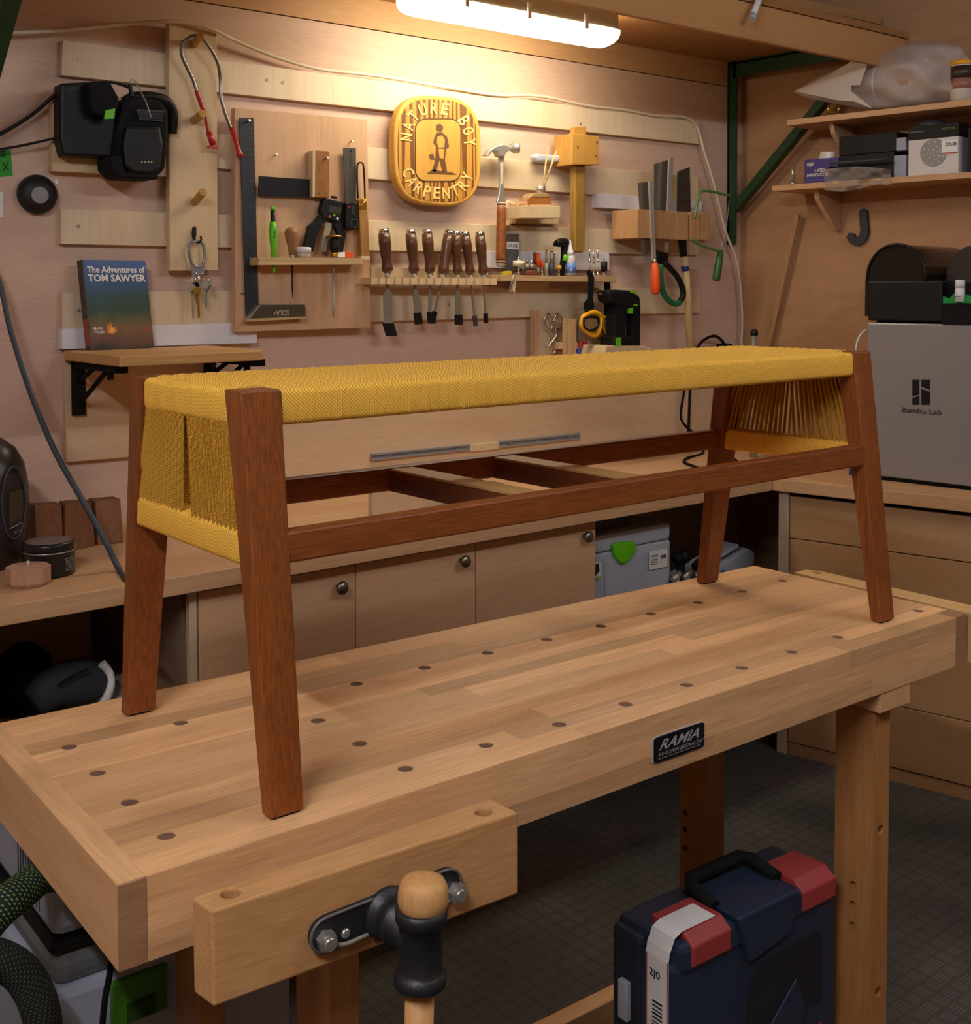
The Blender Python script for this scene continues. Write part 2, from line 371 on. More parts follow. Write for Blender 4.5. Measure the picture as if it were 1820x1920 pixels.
# ------------------------------------------------------------------ overhead shelf, brackets and its strip light
AY = 2.07                                               # front of the overhead shelf
def A(x, y, off=0): return onp(x, y, (0, AY-off, 0), EY)
AZ0 = A(1400, 72).z; AZ1 = AZ0+.1
xr = CORNER.x+RT.x*(WY-AY)/-RT.y-.004
thing('overhead_shelf', 'wooden shelf across the back wall above the strip light', 'shelf',
      [('shelf_board', MB().hexa([V3((.35, AY, AZ1)), V3((xr, AY, AZ1)), V3((CORNER.x, WY, AZ1)), V3((.35, WY, AZ1)), V3((.35, AY, AZ1+.02)), V3((xr, AY, AZ1+.02)), V3((CORNER.x, WY, AZ1+.02)), V3((.35, WY, AZ1+.02))]), wood('shelf_ply', 'a97a4b', '936638', 'x', coarse=6, fine=40, rnd=0)),
       ('apron', MB().box(((.35+xr-.012)/2, AY+.012, (AZ0+AZ1)/2-.001), (xr-.012-.35, .018, .1-.002)), BOARDZ and wood('apron_board', 'c8965f', 'b3824f', 'x', coarse=6, fine=40, rnd=.0, streak=.3), {'bevel': .002})])
def bracket(x, label):
    w = .042
    zb = 1.50
    post = MB().box((x, WY-.006, (zb+AZ1)/2), (w, .012, AZ1-zb))
    rib = MB().box((x-w/2+.004, WY-.022, (zb+AZ1)/2), (.008, .034, AZ1-zb))
    arm = MB().box((x, (AY+.03+WY)/2-.006, AZ1-.006), (w, WY-AY-.03-.012, .012))
    armr = MB().box((x-w/2+.004, (AY+.03+WY)/2-.01, AZ1-.03), (.008, WY-AY-.04-.02, .05))
    a = V3((x, WY-.02, 1.62)); b = V3((x, AY+.055, AZ1-.012)); d = (b-a).normalized()
    n = EX.cross(d).normalized()
    br = MB().box((a+b)/2, (w*.8, (b-a).length, .03), (EX, d, n))
    parts = [('post', post, GREENP, {'bevel': .001}), ('post_rib', rib, GREENP), ('arm', arm, GREENP, {'bevel': .001}), ('arm_rib', armr, GREENP), ('brace', br, GREENP, {'bevel': .003})]
    for z in (AZ1-.07, 1.80, 1.545):
        parts.append(('screw', disc((x+.006, WY-.012, z), (0, -1, 0), .008, .004, 12), STEEL))
    thing('shelf_bracket', label, 'bracket', parts)
bx = P(1378, 300, .02).x
bracket(bx, 'dark green steel shelf bracket in the corner beside the right wall shelves')
bracket(.755, 'dark green steel shelf bracket above the speaker and charger end of the wall')
# strip light
LY = 2.40
def Lp(x, y): return onp(x, y, (0, LY, 0), EY)
lx0 = Lp(765, 10).x; lx1 = Lp(1138, 60).x; lz1 = AZ1-.002
hb = [(-.05, 0), (.05, 0), (.055, -.012), (.056, -.058), (-.056, -.058), (-.055, -.012)]
housing = MB().prism([V3((lx0+.01, LY+a, lz1+b)) for a, b in hb], EX*(lx1-lx0-.02))
prof = [(.057, -.058)]+[(.057*math.cos(a), -.058-.042*math.sin(a)**.7) for a in [i*math.pi/14 for i in range(1, 14)]]+[(-.057, -.058)]
diff = MB(); nseg = 12; k = len(prof)
xs = [lx0+.0, lx0+.004, lx0+.015, lx0+.04]+[lx0+.04+(lx1-lx0-.08)*i/6 for i in range(1, 6)]+[lx1-.04, lx1-.015, lx1-.004, lx1]
sc = [.6, .82, .95, 1]+[1]*5+[1, .95, .82, .6]
vs = [V3((x, LY+a*(.75+.25*q), lz1-.058+(b+.058)*q)) for x, q in zip(xs, sc) for a, b in prof]
fs = [[i*k+j, i*k+j+1, (i+1)*k+j+1, (i+1)*k+j] for i in range(len(xs)-1) for j in range(k-1)]+[list(range(k)), list(range((len(xs)-1)*k, len(xs)*k))[::-1]]
diff.add(vs, fs, True)
clips = [('clip', MB().box((lx0+(lx1-lx0)*t, LY+sg*.058, lz1-.052), (.012, .006, .04)), GREY) for t in (.2, .5, .8) for sg in (-1, 1)]
thing('strip_light', 'lit fluorescent strip light with grey housing under the overhead shelf', 'light',
      [('housing', housing, plain('lamp_housing', '8f8d86', .5), {'bevel': .003}), ('diffuser', diff, emit('lamp_diffuser', 'fff2d6', LAMP_STRENGTH))]+clips)

# ------------------------------------------------------------------ worktops and cabinets
FY = (Z(0, 1134, ZC).y+Z(400, 1069, ZC).y)/2
c0 = Z(1447, 920, ZC-.036); c1 = Z(1750, 954, ZC-.036); cdir = (c1-c0).normalized()
FYR = c0.y
TH = .036
def xwall(y): return CORNER.x+RT.x*(WY-y)/-RT.y-.003
thing('worktop', 'long beech worktop along the back wall', 'worktop',
      [(None, MB().prism([V3((-1.2, FY, ZC-TH)), V3((c0.x, FYR, ZC-TH)), V3((xwall(FYR), FYR, ZC-TH)), V3((xwall(WY), WY, ZC-TH)), V3((-1.2, WY, ZC-TH))], UP*TH), TOP, {'bevel': .002})])
e = c0+cdir*1.7
thing('worktop', 'beech worktop along the right wall under the grey printer', 'worktop',
      [(None, MB().prism([V3((c0.x, FYR-.001, ZC-TH)), V3((e.x, e.y, ZC-TH)), V3((xwall(e.y), e.y, ZC-TH)), V3((xwall(FYR-.001), FYR-.001, ZC-TH))], UP*TH), TOPR, {'bevel': .002})])
DY = FY+.03
def D(x, y, off=0): return onp(x, y, (0, DY-off, 0), EY)
dx = [D(372, 1160).x, D(667, 1130).x, D(892, 1100).x, D(1117, 1060).x]
zb, zt = .10, ZC-TH-.012
doors = []
kn = [(643, 1103), (874, 1053), (1105, 1007)]
for i in range(3):
    db = MB().box(((dx[i]+dx[i+1])/2, DY+.009, (zb+zt)/2), (dx[i+1]-dx[i]-.003, .018, zt-zb))
    kp = D(*kn[i], .02); k0 = V3((kp.x, DY, kp.z))
    kb = MB().lathe(k0, (0, -1, 0), [(0, .006), (.012, .005), (.014, .0135), (.019, .0145), (.023, .012), (.025, .004)], 20)
    doors.append(('door', db, CAB, {'bevel': .0015, 'sub': [('knob', kb, plain('brushed_knob', '8f877e', .35, 1))]}))
xL = dx[0]-.016; xR = dx[3]
xS = onp(1257, 1000, (0, 2.22, 0), EY).x-.396-.012
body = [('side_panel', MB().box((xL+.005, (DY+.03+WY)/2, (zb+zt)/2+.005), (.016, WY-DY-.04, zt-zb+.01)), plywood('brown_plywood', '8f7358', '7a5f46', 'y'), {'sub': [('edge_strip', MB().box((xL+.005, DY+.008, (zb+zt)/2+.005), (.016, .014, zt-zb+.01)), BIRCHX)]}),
        ('side_panel', MB().box((xS-.01, (DY+.02+WY)/2+.01, (zb+zt)/2), (.016, WY-DY-.05, zt-zb)), BIRCHX),
        ('bottom_panel', MB().box(((xL+xS)/2, (DY+.02+WY)/2, .095), (xS-xL-.02, WY-DY-.03, .018)), BIRCHX),
        ('plinth', MB().box(((xL+xR)/2, DY+.08, .043), (xR-xL-.02, .018, .086)), BIRCHX),
        ('back_panel', MB().box(((xL+xS)/2, WY-.012, (zb+zt)/2), (xS-xL-.04, .008, zt-zb)), BIRCHX)]
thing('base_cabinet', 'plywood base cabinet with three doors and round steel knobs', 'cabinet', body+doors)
# left open bay
bx0 = D(1, 1250).x+.001; bx1 = xL-.004
zsh = onp(130, 1342, (0, DY+.16, 0), EY).z
thing('open_bay', 'dark open plywood bay under the worktop with shoes on its shelf', 'cabinet', [('side_panel', MB().box((D(1, 1250).x-.012, (DY+WY)/2, (ZC-TH)/2), (.022, WY-DY-.02, ZC-TH-.002)), BIRCHX), ('shelf_board', MB().box(((bx0+bx1)/2, (DY+.03+WY)/2, zsh-.012), (bx1-bx0, WY-DY-.04, .018)), BIRCHX)])
# right drawer unit
fo = .03
f0 = c0+V3((fo, 0, 0)); fdir = cdir; fn = V3((-fdir.y, fdir.x, 0)).normalized()
if fn.x > 0: fn = -fn                                    # towards the room
def DR(x, y, off=0): return onp(x, y, f0+fn*off, fn)
rows = [ZC-TH-.014, DR(1700, 1039).z, (DR(1700, 1039).z+DR(1700, 1328).z)/2, DR(1700, 1328).z, DR(1664, 1437).z]
a0 = .036; LEN = 1.5
parts = []
for i in range(4):
    z1, z0 = rows[i]-.0015, rows[i+1]+.0015
    p = f0+fdir*(a0+LEN)/2
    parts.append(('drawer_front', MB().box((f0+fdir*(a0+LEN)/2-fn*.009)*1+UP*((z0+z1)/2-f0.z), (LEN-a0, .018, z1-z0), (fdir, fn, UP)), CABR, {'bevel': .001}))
zt = ZC-TH-.001
parts.append(('side_panel', MB().box(f0+fdir*.017-fn*.13+UP*(zt/2-f0.z), (.03, .262, zt), (fdir, fn, UP)), BIRCHX))
parts.append(('carcass', MB().box(f0+fdir*(a0+LEN)/2-fn*.145+UP*((rows[4]+rows[0]-.02)/2-f0.z), (LEN-a0-.01, .25, rows[0]-rows[4]-.02), (fdir, fn, UP)), BIRCHX))
parts.append(('plinth', MB().box(f0+fdir*(a0+LEN)/2-fn*.012+UP*((rows[4]-.002)/2-f0.z), (LEN-a0, .018, rows[4]-.002), (fdir, fn, UP)), CABR))
thing('drawer_unit', 'wide plywood drawer unit with four flush fronts under the right worktop', 'cabinet', parts)

# ================================================================== WORKBENCH
WC = [(.391, 1.086), (1.880, 1.104), (1.872, 1.560), (.394, 1.593)]
SL, SD = 1.488, .48
def WB(s, t, z):
    a, b = s/SL, t/SD
    u = (WC[0][0]*(1-a)+WC[1][0]*a)*(1-b)+(WC[3][0]*(1-a)+WC[2][0]*a)*b
    v = (WC[0][1]*(1-a)+WC[1][1]*a)*(1-b)+(WC[3][1]*(1-a)+WC[2][1]*a)*b
    return UVZ(u, v, z)
def wbhex(s0, s1, t0, t1, z0, z1):
    return MB().hexa([WB(s0, t0, z0), WB(s1, t0, z0), WB(s1, t1, z0), WB(s0, t1, z0), WB(s0, t0, z1), WB(s1, t0, z1), WB(s1, t1, z1), WB(s0, t1, z1)])
THK = .084
holes_px = [(130,1400),(183,1449),(243,1504),(312,1567),(596,1351),(674,1394),(760,1441),(911,1397),(1048,1358),(1173,1320),(1287,1284),(1390,1252),(1484,1222),(1570,1194),(1721,1145),
            (339,1355),(668,1282),(796,1252),(914,1224),(1025,1199),(1126,1174),(1220,1151),(1309,1130),(1391,1109),(1466,1089)]
HOLES = [Z(x, y, ZT) for x, y in holes_px]
def cut(o, cyls):
    """cut real round holes; cyls: (centre, axis, radius, depth)"""
    mb = MB()
    for c, ax, r, dp in cyls: mb.lathe(V3(c)+V3(ax)*.004, -V3(ax), [(0, r), (dp+.004, r)], 20)
    me = bpy.data.meshes.new('cut'); me.from_pydata([tuple(v) for v in mb.v], [], mb.f); me.update()
    k = bpy.data.objects.new('cut', me); COL.objects.link(k)
    md = o.modifiers.new('b', 'BOOLEAN'); md.operation = 'DIFFERENCE'; md.object = k; md.solver = 'EXACT'
    bpy.context.view_layer.update()
    dg = bpy.context.evaluated_depsgraph_get(); new = bpy.data.meshes.new_from_object(o.evaluated_get(dg))
    o.modifiers.remove(md); bpy.data.objects.remove(k); bpy.data.meshes.remove(me)
    old = o.data; o.data = new; bpy.data.meshes.remove(old)
parts = []
rnd = random.Random(3)
rows_t = [.038]
while rows_t[-1] < SD-.03: rows_t.append(min(SD, rows_t[-1]+rnd.uniform(.034, .046)))
rows_t[-1] = SD
S0 = .029
for a, b in zip(rows_t[:-1], rows_t[1:]):
    s = S0
    while s < SL-.001:
        e = s+rnd.uniform(.28, .75)
        if e > SL-.18: e = SL
        parts.append(('stave', wbhex(s, e, a, b, ZT-.06, ZT), BEECH)); s = e
for k, (z0, z1) in enumerate(((ZT-THK, ZT-.056), (ZT-.056, ZT-.027), (ZT-.027, ZT))):
    s = S0+.0
    while s < SL-.035:
        e = s+rnd.uniform(.25, .6)
        if e > SL-.2: e = SL-.034
        parts.append(('edge_stave', wbhex(s, e, 0, .038, z0, z1), BEECH)); s = e
parts.append(('end_cap', wbhex(0, S0, .002, SD, ZT-THK, ZT), BEECHY, {'sub': [('end_grain', wbhex(.0005, S0-.0005, 0, .002, ZT-THK, ZT-.001), BEECHE)]}))
parts.append(('end_grain', wbhex(SL-.034, SL, 0, .038, ZT-THK, ZT), BEECHE))
parts.append(('underside_board', wbhex(S0, SL, .038, SD, ZT-.068, ZT-.06), BEECH))
LU0, LU1, RU0, RU1 = .636, .676, 1.643, 1.683
def wleg(u0, u1, v0, v1, z0, z1):
    return MB().hexa([UVZ(u0, v0, z0), UVZ(u1, v0, z0), UVZ(u1, v1, z0), UVZ(u0, v1, z0), UVZ(u0, v0, z1), UVZ(u1, v0, z1), UVZ(u1, v1, z1), UVZ(u0, v1, z1)])
zl = ZT-.118
for u0, u1 in ((LU0, LU1), (RU0, RU1)):
    for v0, v1 in ((1.12, 1.195), (1.47, 1.545)):
        parts.append(('leg', wleg(u0, u1, v0, v1, .04, zl), BEECHZ, {'bevel': .002}))
    parts.append(('cross_beam', wleg(u0-.012, u1+.03, 1.103, 1.56, zl, ZT-THK+.001 if True else 0), BEECHY, {'bevel': .002}))
    parts.append(('foot', wleg(u0-.015, u1+.015, 1.06, 1.58, 0, .04), BEECHY, {'bevel': .003}))
parts.append(('stretcher', wleg(LU1, RU0, 1.475, 1.51, .06, .115), BEECH, {'bevel': .002}))
wb = thing('workbench', 'beech joinery workbench with dog holes carrying the rope bench', 'workbench', parts)
org = wb.location.copy()
for ch in wb.children:
    if ch.name.startswith('stave') or ch.name.startswith('leg'):
        vs = [v.co+org for v in ch.data.vertices]
        x0, x1, y0, y1 = min(v.x for v in vs), max(v.x for v in vs), min(v.y for v in vs), max(v.y for v in vs)
        if ch.name.startswith('stave'):
            hs = [h for h in HOLES if x0-.012 < h.x < x1+.012 and y0-.012 < h.y < y1+.012]
            if hs: cut(ch, [(h, UP, .0095, .035) for h in hs])
        else:
            cyl = []
            if x0 > 1.5 and y0 < 1.2:
                for px in ((1599, 1659), (1598, 1696), (1598, 1735)): cyl.append((onp(*px, WAX*RU0, WAX), -WAX, .006, .014))
                for px in ((1651, 1556), (1646, 1860)): cyl.append((PV(*px, 1.12), -WAY, .0085, .02))
            elif x0 > 1.5:
                for px in ((1284, 1524), (1284, 1556), (1284, 1590)): cyl.append((onp(*px, WAX*RU0, WAX), -WAX, .006, .014))
            if cyl:
                mds = [md for md in ch.modifiers]; [ch.modifiers.remove(md) for md in mds]; cut(ch, cyl)
pm = plain('hole_shade', '6a4d3d', .8)  # dark discs added in the dog holes, their inner shade put into the colour
for h_ in HOLES:
    obj('hole_shade', MB().lathe(h_-UP*.012, UP, [(0, .00945), (.0105, .00945)], 20), pm, wb, org)
# badge on the front edge
n = (WB(SL, 0, 0)-WB(0, 0, 0)).cross(UP).normalized()
def FE(x, y, off=0): return onp(x, y, WB(0, 0, ZT)+n*off, n)
q = [FE(x, y, .002) for x, y in ((1226, 1433), (1320, 1399), (1320, 1352), (1226, 1385))]
ru = (q[1]-q[0]); up = UP*((q[3]-q[0]).z); ru = ru-UP*ru.z; o_ = q[0]
bd = MB().prism([o_+ru*a+up*b for a, b in rrect(0, 0, 1, 1, .09)], -n*.002)
rim = MB().prism([o_+ru*a+up*b-n*.001 for a, b in rrect(-.02, -.03, 1.02, 1.03, .1)], -n*.001)
tx = MB().text('RAMIA', o_+ru*.12+up*.46, o_+ru*.9+up*.46, o_+ru*.16+up*.86, shear=.08)
tx2 = MB().text('WORKBENCH', o_+ru*.06+up*.22, o_+ru*.94+up*.22, o_+ru*.08+up*.37, shear=.04, bold=0)
tx3 = MB().prism([o_+ru*a+up*b+n*.0005 for a, b in ((.08, .13), (.92, .13), (.92, .14), (.08, .14))], -n*.0004)
thing('name_plate', 'black name plate with silver lettering on the workbench front edge', 'sign', [('plate', bd, BLACK), ('rim', rim, GREY), ('lettering', tx, plain('silver_print', 'a9a9a9', .4)), ('lettering', tx2, plain('silver_print', '', .4)), ('underline', tx3, plain('silver_print', '', .4))])
# tail vise jaw
jb = [UVZ(u, v, 0) for u, v in ((1.889, 1.10), (1.939, 1.10), (1.939, 1.455), (1.925, 1.475), (1.889, 1.475))]
jaw = thing('tail_vise_jaw', 'pale wooden tail vise jaw at the end of the workbench', 'vise jaw', [(None, MB().prism([p+UP*(ZT-.085) for p in jb], UP*.085), wood('jaw_beech', 'dcb57c', 'c49a60', 'y', coarse=16, fine=60, rnd=0))])
cut(jaw, [(Z(*p, ZT), UP, .009, .03) for p in ((1532, 1074), (1786, 1122))])

# ------------------------------------------------------------------ front vise
ZJ = .776
tp = [Z(x, y, ZJ) for x, y in ((398, 1708), (971, 1523), (918, 1497), (360, 1683))]
jh = .093
chop = MB().hexa([p-UP*jh for p in tp]+tp)
cn = (tp[1]-tp[0]).cross(UP).normalized()           # out of the front face, towards the camera side
cu_ = (tp[1]-tp[0]).normalized()
def CF(x, y, off=0): return onp(x, y, tp[0]+cn*off, cn)
plate_px = []
pa, pb = CF(606, 1747), CF(832, 1656); pd = (pb-pa).normalized(); pu = pd.cross(cn).normalized();
if pu.z < 0: pu = -pu
hr = .0175
stad = []
for i in range(9):
    a = math.pi/2+math.pi*i/8; stad.append(pa+pd*math.cos(a)*hr+pu*math.sin(a)*hr)
for i in range(9):
    a = -math.pi/2+math.pi*i/8; stad.append(pb+pd*math.cos(a)*hr+pu*math.sin(a)*hr)
plate = MB().prism([p+cn*.007 for p in stad], -cn*.007)
rim = MB().tube([p+cn*.007 for p in stad], .0016, 6, closed=True)
def bolt(c, r):
    ax2 = cn.orthogonal().normalized(); ay2 = cn.cross(ax2)
    hexp = [c+cn*.007+(ax2*math.cos(i*math.pi/3)+ay2*math.sin(i*math.pi/3))*r for i in range(6)]
    mb = MB().prism(hexp, cn*r*.8); mb.lathe(c+cn*(.007+r*.8), cn, [(0, r*.62), (r*.5, r*.58)], 14); return mb
hub_c = CF(720, 1706)
tcen = CF(790, 1768, .066)
collar = MB().lathe(hub_c+cn*.005, cn, [(0, .027), (.006, .027), (.008, .022), (.02, .021), (.022, .023), (.03, .023), (.032, .02), (.062, .019)], 28)
collar2 = MB().tube([hub_c+cn*.03, tcen], .019, 20)
tt, tb = CF(790, 1702, .066), CF(787, 1846, .066); tax = (tt-tb).normalized(); tl = (tt-tb).length
tee = MB().lathe(tb, tax, [(0, .0245), (.002, .0262), (.012, .0262), (.014, .0235), (.018, .0218), (tl-.014, .0218), (tl-.012, .0255), (tl, .0262), (tl+.001, .0235)], 32)
kt = CF(793, 1690, .066)
knob = MB().lathe(kt-tax*.012, tax, [(0, .019), (.006, .0235), (.014, .0255), (.026, .0245), (.033, .021), (.0355, .016), (.036, .004)], 28)
rod = MB().lathe(tb-tax*.26, tax, [(0, .0145), (.262, .0145)], 24)
screw = MB().lathe(hub_c-cn*.05, -cn, [(0, .012), (.06, .012)], 16)
sm = MB().lathe(CF(641, 1744)+cn*.007, cn, [(0, .0052), (.002, .005), (.003, .003)], 14)
lever = MB().tube(spline([CF(628, 1772, .009), CF(648, 1770, .012), (CF(668, 1762, .013)), CF(690, 1752, .012)], 4), .0022, 8)
vise = thing('front_vise', 'beech front vise jaw with black iron screw plate and wooden handle', 'vise',
      [('jaw', chop, wood('vise_beech', 'd3a26c', 'b3824e', 'x', coarse=18, fine=70, rnd=0, streak=.5), {'bevel': .004}),
       ('plate', plate, IRON, {'sub': [('plate_rim', rim, plain('worn_iron', '6a6662', .5, .3))]}),
       ('nut', bolt(CF(603, 1755), .0105), STEEL), ('nut', bolt(CF(846, 1666), .0105), STEEL), ('screw', sm, STEEL), ('latch', lever, DSTEEL),
       ('collar', collar, IRON), ('hub_arm', collar2, IRON), ('handle_socket', tee, IRON), ('handle_knob', knob, wood('handle_beech', 'd9a76b', 'bd8850', 'z', coarse=18, fine=70, rnd=0)), ('handle_rod', rod, wood('handle_beech', '', '')),
       ('vise_screw', screw, STEEL)])
for ch in vise.children:
    if ch.name.startswith('jaw'):
        md = [m_ for m_ in ch.modifiers][0]; 
        ch.modifiers.remove(md)
        cut(ch, [(Z(*p, ZJ), UP, .0095, .035) for p in ((432, 1674), (906, 1522))])
        md = ch.modifiers.new('bevel', 'BEVEL'); md.width = .0025; md.segments = 2; md.limit_method = 'ANGLE'; md.angle_limit = .9

# ================================================================== THE ROPE BENCH
BC = [(.566, 1.118), (1.754, 1.159), (1.716, 1.536), (.557, 1.529)]
BL, HD = 1.175, .205
def B(u, v, z):
    a = u/BL; b = (v+HD)/(2*HD)
    x = (BC[0][0]*(1-a)+BC[1][0]*a)*(1-b)+(BC[3][0]*(1-a)+BC[2][0]*a)*b
    y = (BC[0][1]*(1-a)+BC[1][1]*a)*(1-b)+(BC[3][1]*(1-a)+BC[2][1]*a)*b
    return UVZ(x, y, ZT+z)
BH = .452
def bh(us, vs, zs, us2=None, vs2=None):
    us2 = us2 or us; vs2 = vs2 or vs
    return MB().hexa([B(us[0], vs[0], zs[0]), B(us[1], vs[0], zs[0]), B(us[1], vs[1], zs[0]), B(us[0], vs[1], zs[0]),
                      B(us2[0], vs2[0], zs[1]), B(us2[1], vs2[0], zs[1]), B(us2[1], vs2[1], zs[1]), B(us2[0], vs2[1], zs[1])])
parts = []
for left in (1, 0):
    for front in (1, 0):
        ub, ut = ((.002, .042), (0, .05)) if left else ((BL-.042, BL-.002), (BL-.05, BL))
        vb, vt = ((-.205, -.184), (-.150, -.112)) if front else ((.184, .205), (.112, .150))
        leg = bh(ub, vb, (.002, BH), ut, vt)
        pad = bh((ub[0]+.006, ub[1]-.006), (vb[0]+.003, vb[1]-.003), (0, .002))
        parts.append(('leg', leg, MAHZ, {'bevel': .0022, 'sub': [('foot_pad', pad, BLACKM)]}))
LZ = (.262, .297)
parts.append(('long_stretcher', bh((.043, BL-.043), (-.170, -.146), LZ), MAHX, {'bevel': .003}))
parts.append(('long_stretcher', bh((.043, BL-.043), (.146, .168), LZ), MAHX, {'bevel': .003}))
for u in (.415, .612):
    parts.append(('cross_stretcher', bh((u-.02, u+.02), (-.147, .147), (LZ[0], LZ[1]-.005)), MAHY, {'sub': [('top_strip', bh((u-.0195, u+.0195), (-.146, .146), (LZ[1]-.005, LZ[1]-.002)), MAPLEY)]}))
for u0 in (.008, BL-.032):
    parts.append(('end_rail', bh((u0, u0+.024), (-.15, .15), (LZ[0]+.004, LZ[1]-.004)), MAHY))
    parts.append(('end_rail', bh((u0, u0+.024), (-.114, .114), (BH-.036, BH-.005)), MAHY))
for s_ in (-1, 1):
    v0, v1 = sorted((s_*.144, s_*.122))
    parts.append(('seat_rail', bh((.048, BL-.048), (v0, v1), (BH-.036, BH-.005)), MAHX))
bench = thing('rope_bench', 'long reddish hardwood bench with mustard yellow cord seat', 'bench', parts)
borg = bench.location.copy()
def wrap_rail(fn, length, sec, pitch, amp):
    """cord wound around a rail: fn(l, a, z) -> world, sec = rounded section [(a, z)], ridges across"""
    n = int(length/pitch); mb = MB(); k = len(sec)
    ca = sum(s[0] for s in sec)/k; cz = sum(s[1] for s in sec)/k
    ring = []
    for i in range(n*4+1):
        ph = (i % 4)/4; r = [0, .75, 1, .75][i % 4]*amp*(1+.25*math.sin(i*1.7))
        l = length*i/(n*4)
        for a, z in sec:
            d = math.hypot(a-ca, z-cz); mb.v.append(fn(l, a+(a-ca)/d*r, z+(z-cz)/d*r))
    for i in range(n*4):
        for j in range(k):
            j2 = (j+1) % k; mb.f.append([i*k+j, i*k+j2, (i+1)*k+j2, (i+1)*k+j]); mb.sm.append(True)
    mb.f.append(list(range(k))[::-1]); mb.sm.append(False); mb.f.append([n*4*k+j for j in range(k)]); mb.sm.append(False)
    return mb
def kid(name, mb, mat, kind='stuff', label=None):
    o = obj(name, mb, mat, bench, borg)
    if kind: o['kind'] = kind
    if label: o['label'] = label
    return o
AMP = .0008
secF = rrect(-.149, BH-.040, -.117, BH-.0015, .006, 3)
kid('rail_wrap', wrap_rail(lambda l, a, z: B(.0505+l, a, z), BL-.101, secF, .0036, AMP), ROPED)
secB = rrect(.117, BH-.040, .149, BH-.0015, .006, 3)
kid('rail_wrap', wrap_rail(lambda l, a, z: B(.0505+l, a, z), BL-.101, secB, .0036, AMP), ROPED)
for side in (0, 1):
    g = (lambda a: a) if side == 0 else (lambda a: BL-a)
    secE = rrect(.003, BH-.040, .036, BH-.0015, .007, 3)
    kid('rail_wrap', wrap_rail(lambda l, a, z: B(g(a), -.1125+l, z), .225, secE, .0036, AMP), ROPED)
    secL = rrect(.003, LZ[0]-.001, .036, LZ[1]+.001, .006, 3)
    kid('rail_wrap', wrap_rail(lambda l, a, z: B(g(a), -.158+l, z), .316, secL, .0036, AMP), ROPED)
# woven seat surface: rows of slanted over-and-under floats
def seat(u, v):
    U_ = .006+(BL-.012)*u; V_ = -.136+.272*v
    if U_ < .052 or U_ > BL-.052: V_ = max(-.111, min(.111, V_))
    row = V_/.0088; ri = math.floor(row); fr = row-ri
    ph = (U_/.019+(.5 if ri % 2 else 0)) % 1.0
    k = (U_/.0047) % 1.0
    h = .0030*max(0, math.sin(math.pi*fr))**.6*(.35+.65*max(0, math.sin(math.pi*ph))**.7)+.0006*math.sin(math.pi*k)
    edge = min(1, min(v, 1-v)/.06)
    sag = -.003*math.sin(math.pi*min(1, max(0, v)))*math.sin(math.pi*u)
    eu = min(1, min(u, 1-u)/.012)
    return B(U_, V_, BH-.0012+h*edge*eu+sag-.006*(1-eu))
kid('woven_seat', MB().grid(seat, 520, 110), ROPED)
# end panels of single hanging cords: a shared twisted-cord mesh
def twist(turns=22, r0=.0016, rr=.0016, plies=3, seg=7, n=5):
    mb = MB()
    for p in range(plies):
        k = turns*seg; path = [V3((r0*math.cos(2*math.pi*(i/seg+p/plies)), r0*math.sin(2*math.pi*(i/seg+p/plies)), i/k)) for i in range(k+1)]
        b = len(mb.v)
        for i, c in enumerate(path):
            a = 2*math.pi*(i/seg+p/plies)
            e1 = V3((math.cos(a), math.sin(a), 0)); e2 = V3((-math.sin(a), math.cos(a), 0))
            for j in range(n):
                q = 2*math.pi*j/n; mb.v.append(c+(e1*math.cos(q)+e2*math.sin(q))*rr)
        for i in range(k):
            for j in range(n):
                j2 = (j+1) % n; mb.f.append([b+i*n+j, b+i*n+j2, b+(i+1)*n+j2, b+(i+1)*n+j]); mb.sm.append(True)
    return mb
tw = twist(); tme = bpy.data.meshes.new('cord'); tme.from_pydata([tuple(v) for v in tw.v], [], tw.f); tme.polygons.foreach_set('use_smooth', tw.sm); tme.materials.append(ROPE); tme.update()
def cord(p0, p1):
    d = p1-p0; L_ = d.length; z = d.normalized(); x = z.orthogonal().normalized(); y = z.cross(x)
    o = bpy.data.objects.new('cord', tme); COL.objects.link(o); o.parent = bench
    m_ = Matrix((x, y, z)).transposed().to_4x4(); m_.translation = p0-borg
    o.matrix_local = m_ @ Matrix.Diagonal((1, 1, L_, 1))
NC = 13
rc = random.Random(11)
for side in (0, 1):
    g = (lambda a: a) if side == 0 else (lambda a: BL-a)
    for layer, (uu, ul) in enumerate(((.0055, .0065), (.0335, .0325))):
        for grp in (-1, 1):
            for i in range(NC):
                t = (i+.5)/NC
                vt = grp*(.004+t*.107); vb = grp*(.012+t*.142)
                if layer: vt += .001; vb += .001
                cord(B(g(ul), vb+rc.uniform(-.0012, .0012), LZ[1]-.006), B(g(uu), vt+rc.uniform(-.001, .001), BH-.034))

